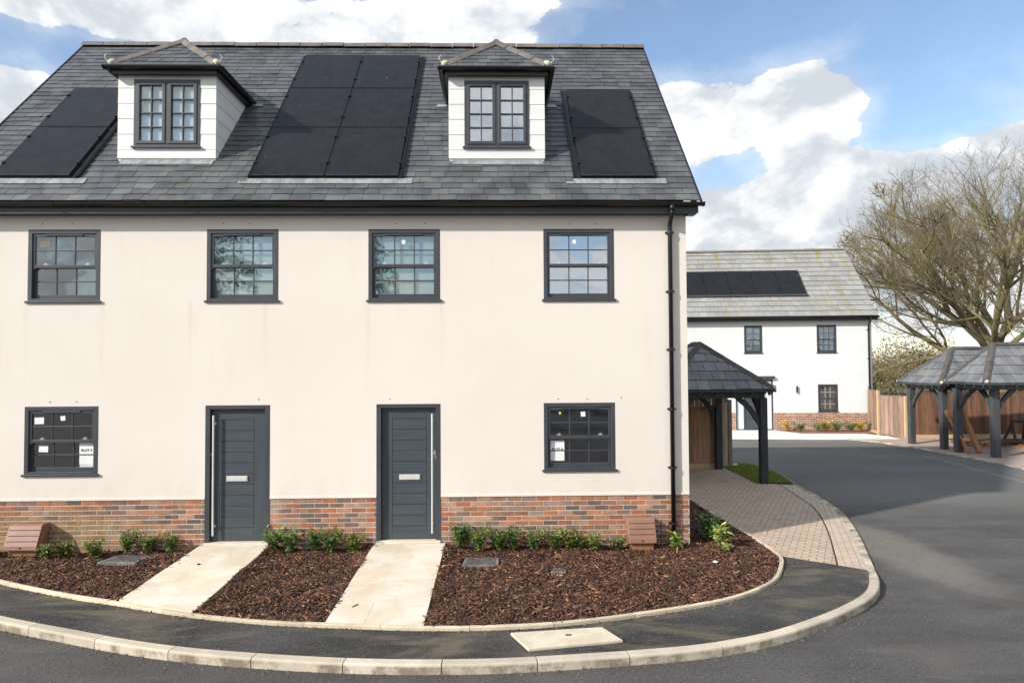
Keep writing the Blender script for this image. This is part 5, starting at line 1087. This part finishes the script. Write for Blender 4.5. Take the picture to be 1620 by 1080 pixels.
# oak -------------------------------------------------------------------
def oak(base, H, RAD, seed, lab):
    rd = random.Random(seed); B = Vector(base); trunk = MB(); V = []; Fq = []; C = []; cnt = [0]
    ctr = Vector((0, 0, H*.40))
    def inside(p): q = p-ctr; zz = q.z/(H*.60) if q.z > 0 else q.z/(H*.36); return (q.x/RAD)**2+(q.y/RAD)**2+zz**2
    def addtube(pts, rr, n, col):
        b = len(V)
        for i, p in enumerate(pts):
            d = (pts[min(i+1, len(pts)-1)]-pts[max(i-1, 0)]).normalized(); a = d.cross(Vector((.3, .1, 1))).normalized(); c2 = d.cross(a)
            for k in range(n): V.append(tuple(p+(a*math.cos(2*math.pi*k/n)+c2*math.sin(2*math.pi*k/n))*rr[i]))
        for i in range(len(pts)-1):
            for k in range(n): Fq.append((b+i*n+k, b+i*n+(k+1) % n, b+(i+1)*n+(k+1) % n, b+(i+1)*n+k)); C.append(col)
    def rv(): return Vector((rd.gauss(0, 1), rd.gauss(0, 1), rd.gauss(0, 1)))
    def grow(p, d, r, L, lv):
        ns = [9, 8, 6, 5, 4, 3][lv]; seg = L/ns; pts = [p]; rr = [r]; dd = d.normalized(); wob = [.10, .22, .28, .30, .32, .35][lv]
        for i in range(ns):
            outw = Vector((p.x, p.y, 0)); outw = outw.normalized() if outw.length > .3 else Vector((0, 0, 0))
            dd = (dd+rv()*wob*.5+Vector((0, 0, .06 if lv else .06))+outw*.04).normalized(); p = p+dd*seg
            if inside(p) > 1.0+rd.uniform(-.06, .04) and lv > 0: pts.append(p); rr.append(r*(1-.8*(i+1)/ns)); break
            pts.append(p); rr.append(r*(1-(.55 if lv < 3 else .7)*(i+1)/ns))
        k = rd.uniform(.7, 1.35)
        if lv <= 2: trunk.tube(pts, rr, [14, 9, 6][lv], (k, k, k))
        else: addtube(pts, rr, 3 if lv > 3 else 4, (k, k*rd.uniform(.93, 1.05), k*rd.uniform(.7, 1)))
        if lv >= 5: return
        nch = [0, 9, 8, 7, 5, 0][lv]
        for c_ in range(nch):
            f = rd.uniform(.22 if lv == 1 else .15, 1.0); i = min(len(pts)-2, int(f*(len(pts)-1))); q = pts[i].lerp(pts[i+1], rd.random()); dloc = (pts[i+1]-pts[i]).normalized()
            side = rv(); side = (side-dloc*side.dot(dloc)).normalized(); side.z += .15 if lv > 1 else .35; ang = rd.uniform(.45, 1.0); nd = dloc*math.cos(ang)+side*math.sin(ang)
            grow(q, nd, max(.006, min(rr[i]*.58, [0, .11, .046, .019, .010][lv])*rd.uniform(.75, 1.1)), [0, L*.62, L*.60, L*.60, L*.55][lv]*rd.uniform(.7, 1.15), lv+1)
    # trunk
    th = H*.20; tp = []; tr = []
    for i in range(8): f = i/7; tp.append(Vector((.12*math.sin(f*3), .1*f, th*f))); tr.append(.62*(1-.25*f)+.25*max(0, .25-f)*2)
    trunk.tube(tp, tr, 18, (1, 1, 1)); top = tp[-1]
    nl = 13
    for k in range(nl):
        az = 2*math.pi*k/nl*1.0+rd.uniform(-.25, .25); el = [.12, .85, .40, 1.15, .60, .22, .95, .50, 1.3, .30, .75, 1.05, .55][k % 13]; az = 2*math.pi*(k*5 % nl)/nl+rd.uniform(-.2, .2)
        d = Vector((math.cos(az)*math.cos(el), math.sin(az)*math.cos(el), math.sin(el))); st_ = tp[rd.choice([4, 5, 6, 7])] if el < .5 else top
        Lr = RAD*.95 if el < .5 else H*.62; grow(st_, d, .24*rd.uniform(.6, 1.0), Lr*rd.uniform(.85, 1.05), 1)
    t = thing('oak_tree', lab, 'tree', base); 
    trunk.v = [tuple(Vector(v)+B) for v in trunk.v]; trunk.build('trunk', 'bark', t, smooth=True)
    me = fast_mesh('crown', np.array(V), np.array(Fq), np.array(C), 'twig'); link('crown', me, t); print('oak faces', len(Fq))
    return t
oak((30.0, 29.5, -.16), 15.9, 9.0, 5, 'large bare oak tree rising behind the right hand carports')

# hedges beyond, leaf clumps
def leafmass(name, lab, boxes, n, size, mat, cat='hedge', seed=1):
    rg = np.random.default_rng(seed); VV = []; CC = []
    for (x0, x1, y0, y1, h) in boxes:
        m = int(n*abs(x1-x0)); x = rg.uniform(x0, x1, m); y = rg.uniform(y0, y1, m); top = h*(.72+.22*np.sin(x*.55+1)*np.sin(x*.21)+.16*np.sin(x*1.9)+.1*np.sin(x*4.1)); z = -.2+top*rg.uniform(0, 1, m)**.7
        s_ = size*rg.uniform(.5, 1.3, m); a = rg.normal(0, 1, (m, 3)); a /= np.linalg.norm(a, axis=1)[:, None]; b = np.cross(a, rg.normal(0, 1, (m, 3))); b /= np.linalg.norm(b, axis=1)[:, None]
        c = np.stack([x, y, z], 1); VV.append(np.stack([c+a*s_[:, None], c+b*s_[:, None]*.5, c-a*s_[:, None], c-b*s_[:, None]*.5], 1).reshape(-1, 3)); k = rg.uniform(.5, 1.5, m); CC.append(np.stack([k*rg.uniform(.9, 1.4, m), k, k], 1))
    V = np.concatenate(VV); C = np.concatenate(CC); return tag(link(name, fast_mesh(name, V, np.arange(len(V)).reshape(-1, 4), C, mat)), lab, cat, kind='stuff')
leafmass('distant_hedge', 'brown green far off hedge and scrub behind the fences', [(19, 60, 44, 49, 4.6), (-70, 19, 60, 66, 6)], 1500, .10, 'hedge')
leafmass('roadside_hedge', 'hedge across the road behind the viewer', [(-60, 60, -44, -40, 5)], 60, .5, 'hedge', seed=3)
# conifer behind the viewer, seen mirrored in the upper windows
def conifer(x, y, h, w, seed, lab):
    rg = np.random.default_rng(seed); t = thing('conifer_tree', lab, 'tree', (x, y, -.16)); mb = MB(); mb.tube([(x, y, -.2), (x+.1, y, h*.5), (x, y, h)], [.4, .22, .03], 10); mb.build('trunk', 'bark', t)
    V = []; C = []
    for i in range(150):
        z = h*(.12+.86*rg.random()); a = rg.uniform(0, 6.28); L = w*(1-z/h)**.75*rg.uniform(.7, 1.15)+.3
        for j in range(60):
            f = rg.random()**.7; r = L*f; dz = -.12*r+.05*r*r/w; px_, py_, pz_ = r*math.cos(a)+rg.normal(0, .16+.1*f), r*math.sin(a)+rg.normal(0, .16+.1*f), z+dz+rg.normal(0, .08); s_ = rg.uniform(.1, .28); b = rg.uniform(0, 6.28)
            V += [(px_, py_, pz_), (px_+s_*math.cos(b), py_+s_*math.sin(b), pz_-.05), (px_+s_*.6*math.cos(b+.5), py_+s_*.6*math.sin(b+.5), pz_-.14)]; k = rg.uniform(.6, 1.4); C.append((k, k, k))
    link('crown', fast_mesh('crown', np.array(V), np.arange(len(V)).reshape(-1, 3), np.array(C), 'conifer'), t)
conifer(-17.5, -31, 17, 5.0, 1, 'dark conifer across the road to the left behind the viewer'); conifer(-9.5, -38, 15, 4.0, 2, 'narrow dark conifer across the road directly behind the viewer')
for o in list(bpy.data.objects):
    if o.get('local_coords'): del o['local_coords']
for i, p in enumerate(protos):
    if i not in used:
        for c_ in list(p.children): bpy.data.objects.remove(c_)
        bpy.data.objects.remove(p)
